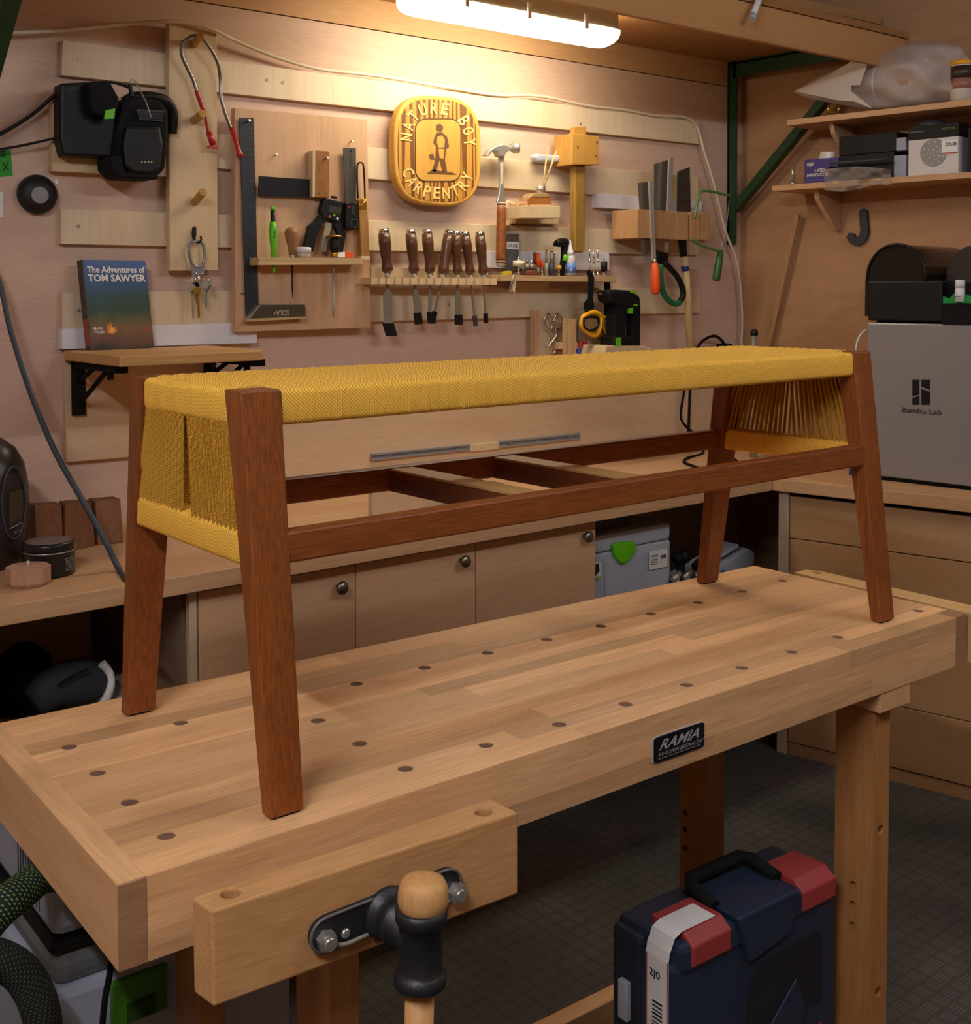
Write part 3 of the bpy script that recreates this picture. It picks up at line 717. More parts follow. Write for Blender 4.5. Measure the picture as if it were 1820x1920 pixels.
# ================================================================== BACK WALL: slats, boards and tools
def rpx(p, w): return w/2*pxm(p)
def stick(a, b, off, prof, n=16, mb=None, off2=None):
    """turned piece between two pixels on the plane `off`; prof = [(fraction, width in pixels)]"""
    p0 = P(*a, off); p1 = P(*b, off if off2 is None else off2); d = p1-p0
    return (mb or MB()).lathe(p0, d, [(f*d.length, rpx(p0, w)) for f, w in prof], n)
def pin(x, y, off, r=.0028, l=.012, x2=None, y2=None):
    p = P(x, y, off); return MB().lathe(p, (.15, -1, .25), [(0, r*.6), (l*.75, r*.6), (l*.76, r), (l, r*.8)], 10)
S1, S2 = .018, .026
SG = 'birch cleat rails on the back wall'
def slat(label, pts, off=S1, th=None, mat=None, name='cleat_rail', cat='rail', screws=()):
    ps = [('board', wp(pts, off, th or off), mat or BIRCH, {'bevel': .001})]
    for x, y in screws: ps.append(('screw', disc(P(x, y, off), (0, -1, 0), .0042, .0012, 10), DSTEEL))
    thing(name, label, cat, ps, group=SG if name == 'cleat_rail' else None)
slat('topmost birch cleat rail running under the white cable', [(118, 75), (1310, 228), (1309, 270), (115, 141)], screws=((147, 110), (500, 150), (530, 155), (1088, 232)))
slat('second birch cleat rail from the top, behind the round sign', [(400, 250), (1309, 331), (1309, 378), (400, 315)], screws=())
slat('third birch cleat rail with the chisel handles in front', [(115, 391), (700, 413), (1309, 436), (1309, 477.5), (700, 470), (114, 457.5)], screws=((147, 424),))
slat('lowest birch cleat rail behind the book and chisel blades', [(117, 549), (700, 541), (1313, 540), (1313, 586), (700, 603), (117, 622)], screws=((148, 582), (841, 571)))
thing('cleat_rail', 'white laminate strip behind the book on the small shelf', 'rail', [(None, wp([(116, 617), (482, 604), (482, 643), (116, 655)], S2, S2), WHITE, {'bevel': .001})])
thing('cleat_rail', 'white laminate strip behind the saw blades', 'rail', [(None, wp([(1120, 362), (1316, 378), (1316, 402), (1120, 389)], S2, S2), WHITE, {'bevel': .001})])
thing('cleat_rail', 'white laminate strip behind the router bits', 'rail', [(None, wp([(910, 471), (1142, 474), (1142, 507), (910, 502)], S2, S2), WHITE, {'bevel': .001})])
# lower wall board and aluminium track
thing('wall_board', 'wide pale plywood board on the wall above the worktop', 'board', [(None, wp([(530, 790), (1420, 700), (1420, 806), (530, 909)], .012, .012), PLYL)])
tr = MB()
def track(a, b):
    x0, y0 = a; x1, y1 = b
    mb = wp([(x0, y0), (x1, y1), (x1, y1+3), (x0, y0+3.5)], .024, .012); wp([(x0, y0+9), (x1, y1+8), (x1, y1+11), (x0, y0+13)], .024, .012, mb); wp([(x0, y0+3), (x1, y1+3), (x1, y1+8), (x0, y0+9)], .016, .004, mb); return mb
alu = plain('aluminium', '9a999b', .45, .3)
thing('aluminium_track', 'aluminium slide track screwed along the pale lower wall board', 'track',
      [('track_half', track((698, 851), (881, 833)), alu), ('track_half', track((936, 827), (1088, 812)), alu), ('joining_block', wp([(881, 835), (936, 829), (936, 842), (881, 847)], .022, .01), PALE)]+
      [('screw', disc(P(x, y, .024), (0, -1, 0), .004, .002, 10), DSTEEL) for x, y in ((724, 857), (858, 843), (956, 831), (1068, 819))])

# ---- white cable over the wall and down the corner
cab = plain('white_cable', 'd6c6ae', .5)
thing('cable', 'white cable draped along the top cleat rail and down the corner', 'cable',
      [(None, wtube([(-40, 60, .03), (40, 61, .03), (130, 56, .03), (230, 46, .03), (315, 40, .05), (362, 45, .05), (405, 58, .05), (450, 80, .03), (520, 108, .022), (600, 130, .022), (690, 140, .022), (760, 151, .022), (850, 166, .022), (930, 178, .022), (1010, 180, .022), (1100, 198, .022), (1170, 206, .022), (1230, 217, .022), (1285, 220, .024), (1307, 240, .024), (1320, 285, .03), (1334, 330, .03), (1348, 385, .03), (1360, 435, .03), (1378, 480, .03), (1387, 530, .03), (1391, 590, .03), (1390, 640, .03), (1389, 700, .03), (1387, 760, .035), (1385, 800, .05), (1378, 826, .07)], .03, .0046, 8), cab)])
hose = plain('grey_blue_cable', '3a4048', .6)
g = [P(-60, 420, .05), P(-6, 515, .06), P(20, 620, .10), P(55, 730, .18), P(100, 840, .28), P(150, 930, .36), P(195, 1010, .42), Z(222, 1066, ZC+.006), Z(236, 1098, ZC-.006)+V3((0, -.012, 0)), Z(246, 1130, ZC-.03)+V3((.004, -.03, -.06)), Z(250, 1150, ZC-.2)+V3((0, .0, -.05))]
thing('cable', 'thick grey cable hanging across the left wall to the worktop edge', 'cable', [(None, MB().tube(spline(g, 6), .0058, 10), hose)])

# ---- peg board with pegs
pb = [(316.5, 42), (406, 54.5), (408.5, 507), (318, 508)]
PO = .038
thing('peg_board', 'upright birch board with three wooden pegs', 'board',
      [('board', wp(pb, PO, .02), PALE, {'bevel': .0015})]+
      [('peg', MB().tube([P(*a, PO-.004), P(*b, PO+.055)], rpx(P(*b, PO), 15), 14), MALL, {'bevel': .001}) for a, b in (((363, 84), (375, 69)), ((362, 227), (380, 213)), ((364, 380), (381, 360)))])
grey_flex = plain('flexible_steel', '8b8781', .35, .9)
redm = plain('red_lacquer', 'b0241f', .35)
fl = [(384, 222, .085), (378, 200, .085)]
pt = thing('pickup_tool', 'bendy steel pickup tool with red ends hung over the top peg', 'tool',
      [('flexible_shaft', wtube([(369, 172, .06), (362, 150, .06), (350, 125, .065), (341, 104, .07), (341, 86, .075), (350, 74, .08), (364, 67, .085), (379, 72, .085), (395, 92, .08), (408, 118, .07), (413, 148, .06), (414, 180, .06), (420, 206, .06), (428, 228, .06), (433, 240, .06)], .06, .0042, 10), grey_flex),
       ('red_handle', wtube([(368, 170, .06), (375, 188, .06), (381, 207, .06)], .06, .0056, 10), redm),
       ('red_tip', MB().lathe(P(433, 238, .06), P(451, 293, .06)-P(433, 238, .06), [(0, .0052), (.062, .0056), (.066, .0075), (.075, .0075)], 12), redm),
       ('claw', MB().tube(spline([P(383, 208, .065), P(387, 230, .065), P(391, 250, .065)], 4), .004, 8).tube([P(391, 248, .065), P(400, 272, .065)], [.0065, .0085], 10).box(P(399, 276, .065), (.024, .012, .006)), redm)])

# ---- charger, battery and ear defender radio
thing('mounting_board', 'birch backing board behind the black charger', 'board', [(None, wp([(97.5, 180), (312, 190), (312, 331), (97.5, 321)], .026, .026), PALE, {'bevel': .001})])
co_ = .075
chg = wp([(114, 156), (205, 151), (222, 190), (226, 245), (210, 296), (121, 292), (113, 258)], co_, co_-.027)
bat = wp([(166, 154), (206, 150), (224, 183), (224, 200), (202, 222), (176, 214), (168, 190)], co_+.035, .037)
thing('battery_charger', 'black battery charger with a battery on the backing board', 'charger',
      [('body', chg, BLACK, {'bevel': .006}), ('battery', bat, BLACKM, {'bevel': .006, 'sub': [('release_tab', wp([(198, 207), (216, 203), (214, 222), (196, 223)], co_+.039, .006), LIME)]}),
       ('label', MB().text('HYCA', P(128, 170, co_+.0004), P(152, 169, co_+.0004), P(128, 164, co_+.0004)), plain('dim_print', '4a4a48', .6)),
       ('mains_lead', wtube([(114, 166, .05), (95, 185, .04), (60, 215, .03), (25, 238, .03), (-30, 268, .03)], .03, .0042, 8), BLACK),
       ('thin_lead', wtube([(114, 256, .05), (90, 262, .04), (40, 273, .03), (0, 280, .03), (-30, 284, .03)], .03, .0028, 8), BLACK)])
ro = .095
rad = wp([(240, 183), (262, 180), (303, 186), (318, 205), (319, 262), (312, 318), (296, 331), (262, 332), (226, 322), (213, 300), (221, 238), (228, 195)], ro, ro-.027)
face = wp([(238, 235), (302, 236), (308, 270), (303, 318), (285, 328), (250, 326), (234, 312), (231, 270)], ro+.022, .024)
band = wtube([(232, 192, .06), (252, 182, .07), (288, 182, .075), (314, 192, .07), (324, 215, .06), (322, 250, .05)], .06, .012, 10)
thing('jobsite_radio', 'black rounded battery radio with a wire aerial beside the charger', 'radio',
      [('body', rad, BLACKM, {'bevel': .012}), ('face', face, BLACK, {'bevel': .008}), ('guard', band, BLACK),
       ('base_guard', wp([(207, 290), (230, 292), (236, 322), (300, 328), (298, 336), (272, 336), (226, 334), (207, 316)], ro+.02, .08), BLACKM, {'bevel': .008}),
       ('grille', wp([(256, 205), (308, 208), (304, 227), (262, 225)], ro+.006, .008), DGREY, {'sub': [('grille_slot', wp([(260, 208+4*i), (306, 210+4*i), (305, 212+4*i), (260, 210+4*i)], ro+.0075, .002), BLACK) for i in range(4)]}),
       ('aerial', wtube([(283, 221, .12), (275, 195, .12), (262, 168, .10), (252, 152, .09), (246, 150, .085), (244, 158, .085), (246, 176, .085)], .1, .0014, 6), DSTEEL),
       ('aerial_base', wtube([(244, 158, .085), (245, 168, .085), (247, 182, .085)], .085, .005, 8), BLACK),
       ('band_lead', wtube([(205, 154, .08), (225, 158, .08), (243, 165, .085)], .08, .003, 6), BLACK)]+
      [('indicator', disc(P(266+6*i, 304, ro+.022), (0, -1, 0), .0022, .001, 8), plain('amber_light', 'cbb27a', .5)) for i in range(4)])

# ---- speaker, notes
sc_ = P(67, 365); rr_ = rpx(sc_, 74)
thing('bluetooth_speaker', 'round black speaker with a grey centre button on the wall', 'speaker',
      [('dome', MB().lathe(sc_, (0, -1, 0), [(0, rr_*.96), (.012, rr_), (.022, rr_*.93), (.032, rr_*.75), (.037, rr_*.48), (.0375, .002)], 36), plain('speaker_rubber', '101012', .6)),
       ('button', MB().lathe(P(74, 366, .036), (0, -1, 0), [(0, rr_*.43), (.004, rr_*.43), (.005, rr_*.38)], 28), plain('button_grey', '8d8c8a', .5))])
nt_ = MB().text('S5', P(0, 296, .0018), P(10, 294, .0018), P(0, 283, .0018)); nt_.text('X', P(4, 322, .0018), P(18, 320, .0018), P(3, 305, .0018))
thing('sticky_note', 'green note with black pen marks on the wall by the speaker', 'note', [('paper', wp([(-16, 284), (20, 281), (24, 329), (-16, 334)], .0012, .001), plain('green_paper', '2f9c2c', .7)), ('pen_mark', nt_, INK)])
thing('paper_slip', 'white paper slip on the wall below the green note', 'note', [(None, wp([(-20, 361), (5, 360), (6, 407), (-20, 408)], .0012, .001), PRINTW)])
thing('wall_screw', 'small steel screw in the wall beside the round speaker', 'screw', [(None, disc(P(105, 341), (0, -1, 0), .005, .003, 10), STEEL)])

# ---- carabiner and keys
KO = PO+.006
hook = MB().prism([P(x, y, KO) for x, y in ((362, 427), (365, 424), (368, 427), (368, 440), (366, 450), (363, 450), (361, 438))], EY*.005)
hook.tube(spline([P(365, 447, KO), P(367, 453, KO+.006), P(373, 455, KO+.012), (P(377, 450, KO+.014)), P(376, 443, KO+.014)], 4), .0025, 8)
thing('key_hook', 'small black metal hook on the birch peg board', 'hook', [(None, hook, BLACK)])
car = MB().tube(spline([P(x, y, KO+.010) for x, y in ((371, 452), (362, 453), (355, 462), (354, 474), (359, 492), (368, 500), (378, 498), (383, 484), (382, 466), (379, 455), (371, 452))], 4)[:-1], .0036, 8, closed=True)
plate = wp([(357, 491), (370, 499), (382, 495), (384, 512), (374, 518), (360, 514)], KO+.012, .004)
keyp = []
def key(hx, hy, tx, ty, off, mat, nm='key'):
    h = P(hx, hy, off); t = P(tx, ty, off); d = (t-h).normalized(); s_ = d.cross(EY).normalized(); L_ = (t-h).length
    mb = MB(); ringp = [h+d*(.010*math.cos(a))+s_*(.010*math.sin(a)) for a in [2*math.pi*i/16 for i in range(16)]]
    mb.prism(ringp, EY*.0018)
    bl = [h+d*.008+s_*.0035, h+d*L_*.95+s_*.0035, h+d*L_, h+d*L_*.95-s_*.0025, h+d*L_*.8-s_*.0012, h+d*L_*.7-s_*.003, h+d*L_*.55-s_*.0015, h+d*L_*.45-s_*.0032, h+d*.008-s_*.0032]
    mb.prism(bl, EY*.0018); return (nm, mb, mat)
keyp = [key(360, 540, 362, 598, KO+.012, STEEL), key(370, 545, 373, 597, KO+.018, BRASS), key(386, 540, 386, 577, KO+.008, DSTEEL), key(384, 535, 381, 570, KO+.022, STEEL), key(367, 536, 370, 570, KO+.006, BLACKM), key(391, 530, 399, 550, KO+.012, DSTEEL)]
for (x, y, r) in ((366, 520, 8), (378, 520, 8), (362, 524, 7), (386, 525, 8)):
    c_ = P(x, y, KO+.012); rr2 = rpx(c_, r*2)
    keyp.append(('ring', MB().tube([c_+EX*rr2*.7*math.cos(a)+UP*rr2*math.sin(a)+EY*.003*math.sin(3*a) for a in [2*math.pi*i/14 for i in range(14)]], .0011, 6, closed=True), CHROME))
thing('key_bunch', 'bunch of keys on a grey carabiner hanging from the small hook', 'keys', [('carabiner', car, plain('grey_alloy', '8e8d90', .4, .7)), ('carabiner_plate', plate, plain('grey_alloy', '', .4))]+keyp)

# ---- small folding shelf, its back board, book
thing('back_board', 'pale plywood board on the wall below the small folding shelf', 'board', [(None, wp([(121, 662), (330, 655), (330, 850), (125, 867)], .02, .02), PLYL, {'bevel': .001})])
sa = P(117, 657, .021); sz = sa.z
def SH(x, y): return Z(x, y, sz)
fl_ = SH(203, 669); fr_ = SH(468, 660)
dep = WY-.021-fl_.y
sx1 = P(478, 655, .021+dep*.8).x
shb = [V3((sa.x, WY-.0275, sz)), V3((fl_.x-.01, fl_.y+.0, sz)), V3((sx1-.02, fl_.y, sz)), V3((sx1, fl_.y+.02, sz)), V3((sx1, WY-.0275, sz))]
shb[1] = V3((sa.x+.006, fl_.y, sz))
thing('folding_shelf', 'small beech shelf on black folding brackets under the book', 'shelf', [
    ('shelf_board', MB().prism([p-UP*.022 for p in shb], UP*.022), wood('shelf_beech', 'd2a468', 'ba894c', 'x', coarse=10, fine=60, rnd=0), {'bevel': .003})]+
    sum([[('wall_plate', MB().box((xx, WY-.026, sz-.085), (.03, .008, .125)), BLACKM), ('arm', MB().box((xx, WY-.028-dep*.42, sz-.031), (.026, dep*.78, .016)), BLACKM),
          ('brace', MB().tube([V3((xx, WY-.034, sz-.12)), V3((xx, WY-.03-dep*.55, sz-.036))], .0055, 8), BLACKM), ('brace', MB().tube([V3((xx, WY-.034, sz-.07)), V3((xx, WY-.03-dep*.3, sz-.036))], .0055, 8), BLACKM),
          ('spring_knob', MB().lathe(V3((xx, WY-.03-dep*.6, sz-.036)), (0, 0, -1), [(0, .008), (.02, .008)], 12), BLACK)] for xx in (P(148, 720, .03).x, P(395, 690, .03).x)], []))
# book: stands on the shelf, leaning on the wall
b0 = SH(172, 656); b0.z = sz+.0005; b1 = SH(289, 651); b1.z = sz+.0005
b0.y = min(b0.y, WY-.07); b0 = onp(172, 656, (0, b0.y, 0), EY); b0.z = sz+.0008
b1 = onp(289, 651, (0, b0.y+.008, 0), EY); b1.z = sz+.0008
bt0 = onp(158, 486, (0, WY-.052, 0), EY); bt1 = onp(270, 489.5, (0, WY-.046, 0), EY)
upv = ((bt0-b0)+(bt1-b1))/2; rv = b1-b0; rv.z = 0
bn = rv.cross(upv).normalized()
if bn.y > 0: bn = -bn
def BK(a, b, o=0): return b0+rv*a+upv*b+bn*o
bw = (rv.length, upv.length)
def bkp(pts, o, th): return MB().prism([BK(a, b, o) for a, b in pts], -bn*th)
cover = bkp(rrect(0, 0, 1, 1, .03), .0, .0025); back = bkp(rrect(0, 0, 1, 1, .03), -.0225, .0025)
spine = MB().prism([BK(-.02, 0, -.0), BK(.01, 0, 0), BK(.01, 1, 0), BK(-.02, 1, 0)], -bn*.025)
pages = bkp([(.015, .012), (.975, .012), (.975, .988), (.015, .988)], -.0028, .0195)
def cover_mat():
    mt, nt, b = newmat('book_cover'); L = nt.links.new
    tc = N(nt, 'ShaderNodeTexCoord'); sp = N(nt, 'ShaderNodeSeparateXYZ'); L(tc.outputs['Object'], sp.inputs[0])
    no = N(nt, 'ShaderNodeTexNoise'); no.inputs['Scale'].default_value = 28; no.inputs['Detail'].default_value = 6; L(tc.outputs['Object'], no.inputs['Vector'])
    mr = N(nt, 'ShaderNodeMapRange'); mr.inputs[1].default_value = 0; mr.inputs[2].default_value = upv.z; L(sp.outputs[2], mr.inputs[0])
    nm = N(nt, 'ShaderNodeMath', operation='MULTIPLY_ADD'); nm.inputs[1].default_value = .28; L(no.outputs['Fac'], nm.inputs[0])
    sb = N(nt, 'ShaderNodeMath', operation='SUBTRACT'); sb.inputs[1].default_value = .14; L(mr.outputs[0], sb.inputs[0]); L(sb.outputs[0], nm.inputs[2])
    r = N(nt, 'ShaderNodeValToRGB'); cr = r.color_ramp
    cols = [(0, '2b2b28'), (.12, '6b4a35'), (.22, '7b5a3c'), (.34, '5d5a36'), (.46, '2f4534'), (.62, '2c4a44'), (.76, '33507a'), (1, '3f5f94')]
    cr.elements[0].position = cols[0][0]; cr.elements[0].color = lin(cols[0][1]); cr.elements[1].position = 1; cr.elements[1].color = lin(cols[-1][1])
    for p_, c_ in cols[1:-1]:
        e_ = cr.elements.new(p_); e_.color = lin(c_)
    L(nm.outputs[0], r.inputs['Fac']); L(r.outputs[0], b.inputs['Base Color']); b.inputs['Roughness'].default_value = .35; return mt
CV = cover_mat()
ti = MB().text('The Adventures of', BK(.05, .855, .0004), BK(.97, .855, .0004), BK(.05, .93, .0004), bold=.03)
ti.text('TOM SAWYER', BK(.05, .755, .0004), BK(.97, .755, .0004), BK(.05, .84, .0004), bold=.035)
ta = MB().text('MARK', BK(.06, .225, .0004), BK(.20, .225, .0004), BK(.06, .255, .0004)); ta.text('TWAIN', BK(.06, .18, .0004), BK(.23, .18, .0004), BK(.06, .21, .0004))
fire = bkp([(.27, .18), (.36, .17), (.43, .2), (.40, .26), (.36, .24), (.33, .32), (.30, .26), (.27, .3)], .0005, .0004)
thing('book', 'worn hardback book with a blue and green forest cover and white title', 'book', [
    ('cover', cover, CV, {'sub': [('title', ti, PRINTW), ('author', ta, PRINTW), ('campfire_print', fire, plain('fire_print', 'd9822b', .5)),
        ('flame_print', bkp([(.30, .19), (.37, .19), (.38, .23), (.34, .26)], .0007, .0003), plain('flame_print', 'f2c04c', .5)),
        ('ember_print', bkp([(.82, .2), (.92, .2), (.87, .26)], .0005, .0004), plain('ember_print', 'a63a24', .5))]}),
    ('back_cover', back, CV), ('spine', spine, plain('book_spine', '3a2f2c', .5)), ('spine_band', MB().prism([BK(-.023, .05, 0), BK(-.0195, .05, 0), BK(-.0195, .35, 0), BK(-.023, .35, 0)], -bn*.024), plain('spine_red', '9c3f2a', .5)), ('pages', pages, plain('page_edges', 'c9b58e', .8))])

# ---- tool panel and its tools
TO = .048
thing('tool_board', 'plywood tool board with a little shelf holding squares and marking tools', 'panel',
      [('panel', wp([(440, 202), (688, 224), (695.5, 614.5), (441, 622.5)], TO, .02), BOARDZ, {'bevel': .001}),
       ('ledge', wp([(485, 482.5), (681, 484), (681, 496), (485, 497)], TO+.055, .055), wood('ply_edge', 'd9bb8a', 'a98556', 'x', coarse=60, fine=60, rnd=0, stretch=.02))]+
      [('screw', pin(x, y, TO), STEEL) for x, y in ((514, 292), (655, 267), (498, 369.5), (452, 550), (668, 535), (555, 603))])
so = TO+.008
ticks = MB()
for i in range(34):
    f = i/33; xa = 473+f*11; ya = 240+f*325; w_ = 9 if i % 5 == 0 else 5
    wp([(xa-w_, ya), (xa, ya), (xa, ya+1.1), (xa-w_, ya+1.1)], so+.0005, .0004, ticks)
sola = MB().text('SOLA+', P(541, 580.5, so+.0172), P(512, 582, so+.0172), P(541, 591.5, so+.0172))
sola.v = [P(0, 0) if False else v for v in sola.v]
thing('steel_square', 'large black steel try square with a bronze stock', 'square',
      [('blade', wp([(448.5, 220.5), (475.5, 221.5), (484.6, 573), (461.5, 602)], so, .003), plain('black_blade', '20242a', .5)), ('graduation', ticks, plain('dim_mark', '4d5358', .6), {'kind': 'stuff'}),
       ('stock', wp([(486.5, 571.5), (572, 571), (573, 595), (463.5, 601.5)], so+.016, .018), plain('bronze_alloy', '5b5040', .4, .6), {'bevel': .001}),
       ('gold_edge', wp([(463, 598), (573.5, 593.5), (573.7, 597.5), (462, 603)], so+.0175, .018), plain('gold_edge', 'd9c489', .35, .6)),
       ('mitre_edge', wp([(461, 602), (485, 572), (488, 573), (464.5, 602)], so+.0178, .018), STEEL), ('lettering', sola, plain('grey_print', 'b5ab97', .5)),
       ('hanging_screw', pin(462, 229, so, .0035, .014), STEEL)])
thing('try_square', 'small try square with a black blade and a walnut stock', 'square',
      [('blade', wp([(485.5, 330), (588, 337), (588, 370.5), (484.6, 367.5)], so+.006, .003), plain('blued_steel', '16171a', .35, .3)),
       ('stock', wp([(591, 281.5), (617.5, 283.3), (617.5, 371), (590, 369.7)], so+.02, .026), wood('walnut_stock', 'a06c33', '6d431c', 'z', coarse=30, fine=80, rnd=0), {'bevel': .001}),
       ('stock_edge', wp([(586.5, 282), (591, 281.5), (590, 369.7), (586, 369)], so+.0205, .026), PALE)]+
      [('rivet', disc(P(x, y, so+.02), (0, -1, 0), .0022, .001, 10), BRASS) for x, y in ((605, 343), (598.5, 362), (612, 362))]+[('hanging_screw', pin(607, 299, so+.018, .0035, .016), STEEL)])
# pencil, awls, jars on the ledge
lo = TO+.035
thing('marking_pencil', 'lime green carpenter pencil in its black clip standing in the ledge', 'pencil',
      [('cap', stick((511, 395), (511, 386.5), lo, [(0, 10), (.8, 9), (1, 6)]), LIME), ('clip_band', stick((511.5, 418), (511, 394), lo, [(0, 10.5), (.2, 9), (1, 8.5)]), BLACK),
       ('body', stick((513, 484), (511.5, 416), lo, [(0, 11), (.3, 12), (.65, 16), (.8, 16), (1, 11)]), LIME), ('tip', stick((514, 512), (513, 486), lo, [(0, 4), (.1, 5), (1, 7)]), LIME),
       ('print', MB().text('PICA', P(517, 432, lo+.012), P(517, 447, lo+.012), P(513, 432, lo+.012)), plain('dark_print', '1f3a0c', .5))])
thing('awl', 'scratch awl with a bulbous wooden handle standing in the ledge', 'awl',
      [('handle', stick((547.5, 478), (546.5, 425), lo, [(0, 12), (.25, 15), (.55, 24), (.78, 27), (.92, 22), (1, 6)], 20), wood('awl_handle', 'a4784a', '7c5430', 'z', coarse=30, fine=90, rnd=0)),
       ('ferrule', stick((548.5, 484), (548, 477), lo, [(0, 10), (1, 11)]), STEEL), ('blade', stick((548.3, 561), (547.5, 497), lo, [(0, .8), (.4, 4), (1, 5)], 10), plain('dark_blade', '3a2b22', .4, .6))])
thing('small_jar', 'tiny clear jar with a white lid on the tool panel ledge', 'jar',
      [('glass', stick((569, 482.5), (569, 474), lo, [(0, 25), (1, 25)], 20), plain('milky_glass', 'c7b8a2', .2)), ('lid', stick((569, 474), (569, 463.5), lo, [(0, 28), (.9, 28), (1, 26)], 24), WHITE)])
thing('reamer', 'black handled reamer with a brass disc standing in the ledge', 'tool',
      [('disc', stick((627, 444.5), (627, 442), lo, [(0, 30), (1, 31)], 24), BRASS), ('handle', stick((628, 472), (627.5, 445), lo, [(0, 18), (.2, 20), (.8, 20), (1, 13)]), BLACK), ('collar', stick((627, 481), (627.5, 472), lo, [(0, 15), (.5, 13), (1, 15)]), BRASS),
       ('rod', stick((624.5, 595), (625.5, 497), lo, [(0, 3), (.12, 4.5), (1, 5)], 12), DSTEEL)])
def cube_px(x0, y0, x1, y1, off, d, mat_, nm, label, cat): thing(nm, label, cat, [(None, wp([(x0, y0), (x1, y0), (x1, y1), (x0, y1)], off, d), mat_, {'bevel': .001})])
cube_px(634, 473, 647, 482.5, lo+.008, .014, PRINTW, 'eraser', 'small white block on the tool panel ledge', 'eraser')
cube_px(649, 472.5, 662, 483, lo+.008, .014, ORANGE, 'dice', 'small orange red cube on the tool panel ledge', 'block')
# digital depth gauge leaning behind the ledge
go = TO+.028
thing('depth_gauge', 'black digital depth gauge with two splayed feet', 'gauge',
      [('body', wp([(610, 371), (644, 379), (637, 417), (606, 409), (602, 395), (606, 378)], go, .02), BLACK, {'bevel': .002, 'sub': [('screen', wp([(617, 385), (641, 389), (638, 402), (615, 398)], go+.0006, .001), plain('lcd', '3b3a33', .25))]}),
       ('foot', wp([(600, 404), (614, 412), (603, 422), (596, 438), (588, 472), (571, 468), (580, 424), (592, 415)], go-.002, .014), BLACK, {'bevel': .001}),
       ('foot', wp([(622, 413), (638, 416), (649, 438), (642, 478), (630, 476), (635, 440), (628, 425)], go-.002, .014), BLACK, {'bevel': .001}),
       ('scale_bar', wp([(611, 416), (622, 419), (611, 473), (600, 470)], go-.004, .004), DSTEEL), ('knob', wp([(622, 371), (632, 373), (631, 368), (623, 367)], go, .006), BLACK),
       ('button', disc(P(617.5, 406, go), (0, -1, 0), .0036, .002, 12), plain('red_button', 'c8434a', .5)), ('button', disc(P(626, 403.5, go), (0, -1, 0), .003, .002, 12), LIME), ('button', disc(P(632, 410, go), (0, -1, 0), .0034, .002, 12), PRINTW)])
thing('angle_finder', 'grey digital angle finder with a black round head', 'gauge',
      [('ruler', wp([(644, 277), (667, 277), (668, 382), (647, 382)], so+.006, .003), plain('grey_steel', '57534d', .45, .6), {'sub': [('slot', wp([(656.3, 290), (658, 290), (658, 314), (656.3, 314)], so+.0064, .001), INK)]}),
       ('head', wp([(648, 380), (660, 377), (671, 380), (673, 420), (668, 430), (656, 432), (648, 426)], so+.024, .022), BLACK, {'bevel': .003, 'sub': [('screen', wp([(658, 387), (664, 387), (664.5, 402), (659, 402)], so+.0246, .001), plain('lcd', '', .2))]}),
       ('dial', MB().tube([P(664+7*math.cos(a), 419+8*math.sin(a), so+.0245) for a in [2*math.pi*i/18 for i in range(18)]], .001, 6, closed=True), DGREY), ('button', disc(P(654, 388.5, so+.024), (0, -1, 0), .0026, .002, 10), RED), ('rivet', disc(P(657, 283, so+.006), (0, -1, 0), .003, .001, 10), BLACK)])
bv = MB().tube(spline([P(x, y, so+.012) for x, y in ((671, 372), (669.5, 340), (669.5, 313), (672, 306), (677, 305), (681, 310), (683, 340), (684, 372))], 3), .0024, 8, flat=1)
thing('sliding_bevel', 'sliding angle gauge with a slotted black blade and wooden stock', 'gauge',
      [('blade', bv, BLACK), ('brass_end', wp([(671.5, 376), (678, 371.5), (687, 374), (688, 393.5), (673, 393.5)], so+.018, .018), BRASS, {'bevel': .001}), ('wing_nut', wtube([(676, 387, so+.022), (681, 381, so+.026), (687, 375, so+.022)], so, .0026, 8, 3), BRASS),
       ('stock', wp([(673, 393.5), (688.5, 394), (693.5, 486), (678, 486)], so+.018, .018), wood('bevel_stock', 'a87b3c', '7d5524', 'z', coarse=30, fine=80, rnd=0), {'bevel': .001}), ('stock_foot', wp([(677, 480), (693.5, 480), (693.5, 487), (677.5, 487)], so+.0185, .019), PALE)])

# ---- round sign
SO = .055
cx, cy = 820.5, 282.5
def sup(rx, ry, n=48, e=3.1):
    out = []
    for i in range(n):
        a = 2*math.pi*i/n; c_, s_ = math.cos(a), math.sin(a)
        out.append((cx+rx*math.copysign(abs(c_)**(2/e), c_), cy+ry*math.copysign(abs(s_)**(2/e), s_)+(rx*math.copysign(abs(c_)**(2/e), c_))*.055))
    return out
def sign_mat():
    mt, nt, b = newmat('burnt_sign_wood'); L = nt.links.new
    tc = N(nt, 'ShaderNodeTexCoord'); mp = N(nt, 'ShaderNodeMapping'); mp.inputs['Scale'].default_value = (1, 1, .06); mp.inputs['Rotation'].default_value = (0, .08, 0); L(tc.outputs['Object'], mp.inputs['Vector'])
    wv = N(nt, 'ShaderNodeTexWave'); wv.inputs['Scale'].default_value = 17; wv.inputs['Distortion'].default_value = 10; wv.inputs['Detail'].default_value = 3; wv.inputs['Detail Scale'].default_value = 1.2; L(mp.outputs[0], wv.inputs['Vector'])
    r = N(nt, 'ShaderNodeValToRGB'); r.color_ramp.elements[0].position = .35; r.color_ramp.elements[1].position = .55; r.color_ramp.elements[0].color = lin('6f451b'); r.color_ramp.elements[1].color = lin('c08a38')
    L(wv.outputs['Fac'], r.inputs['Fac']); L(r.outputs[0], b.inputs['Base Color']); b.inputs['Roughness'].default_value = .45; return mt
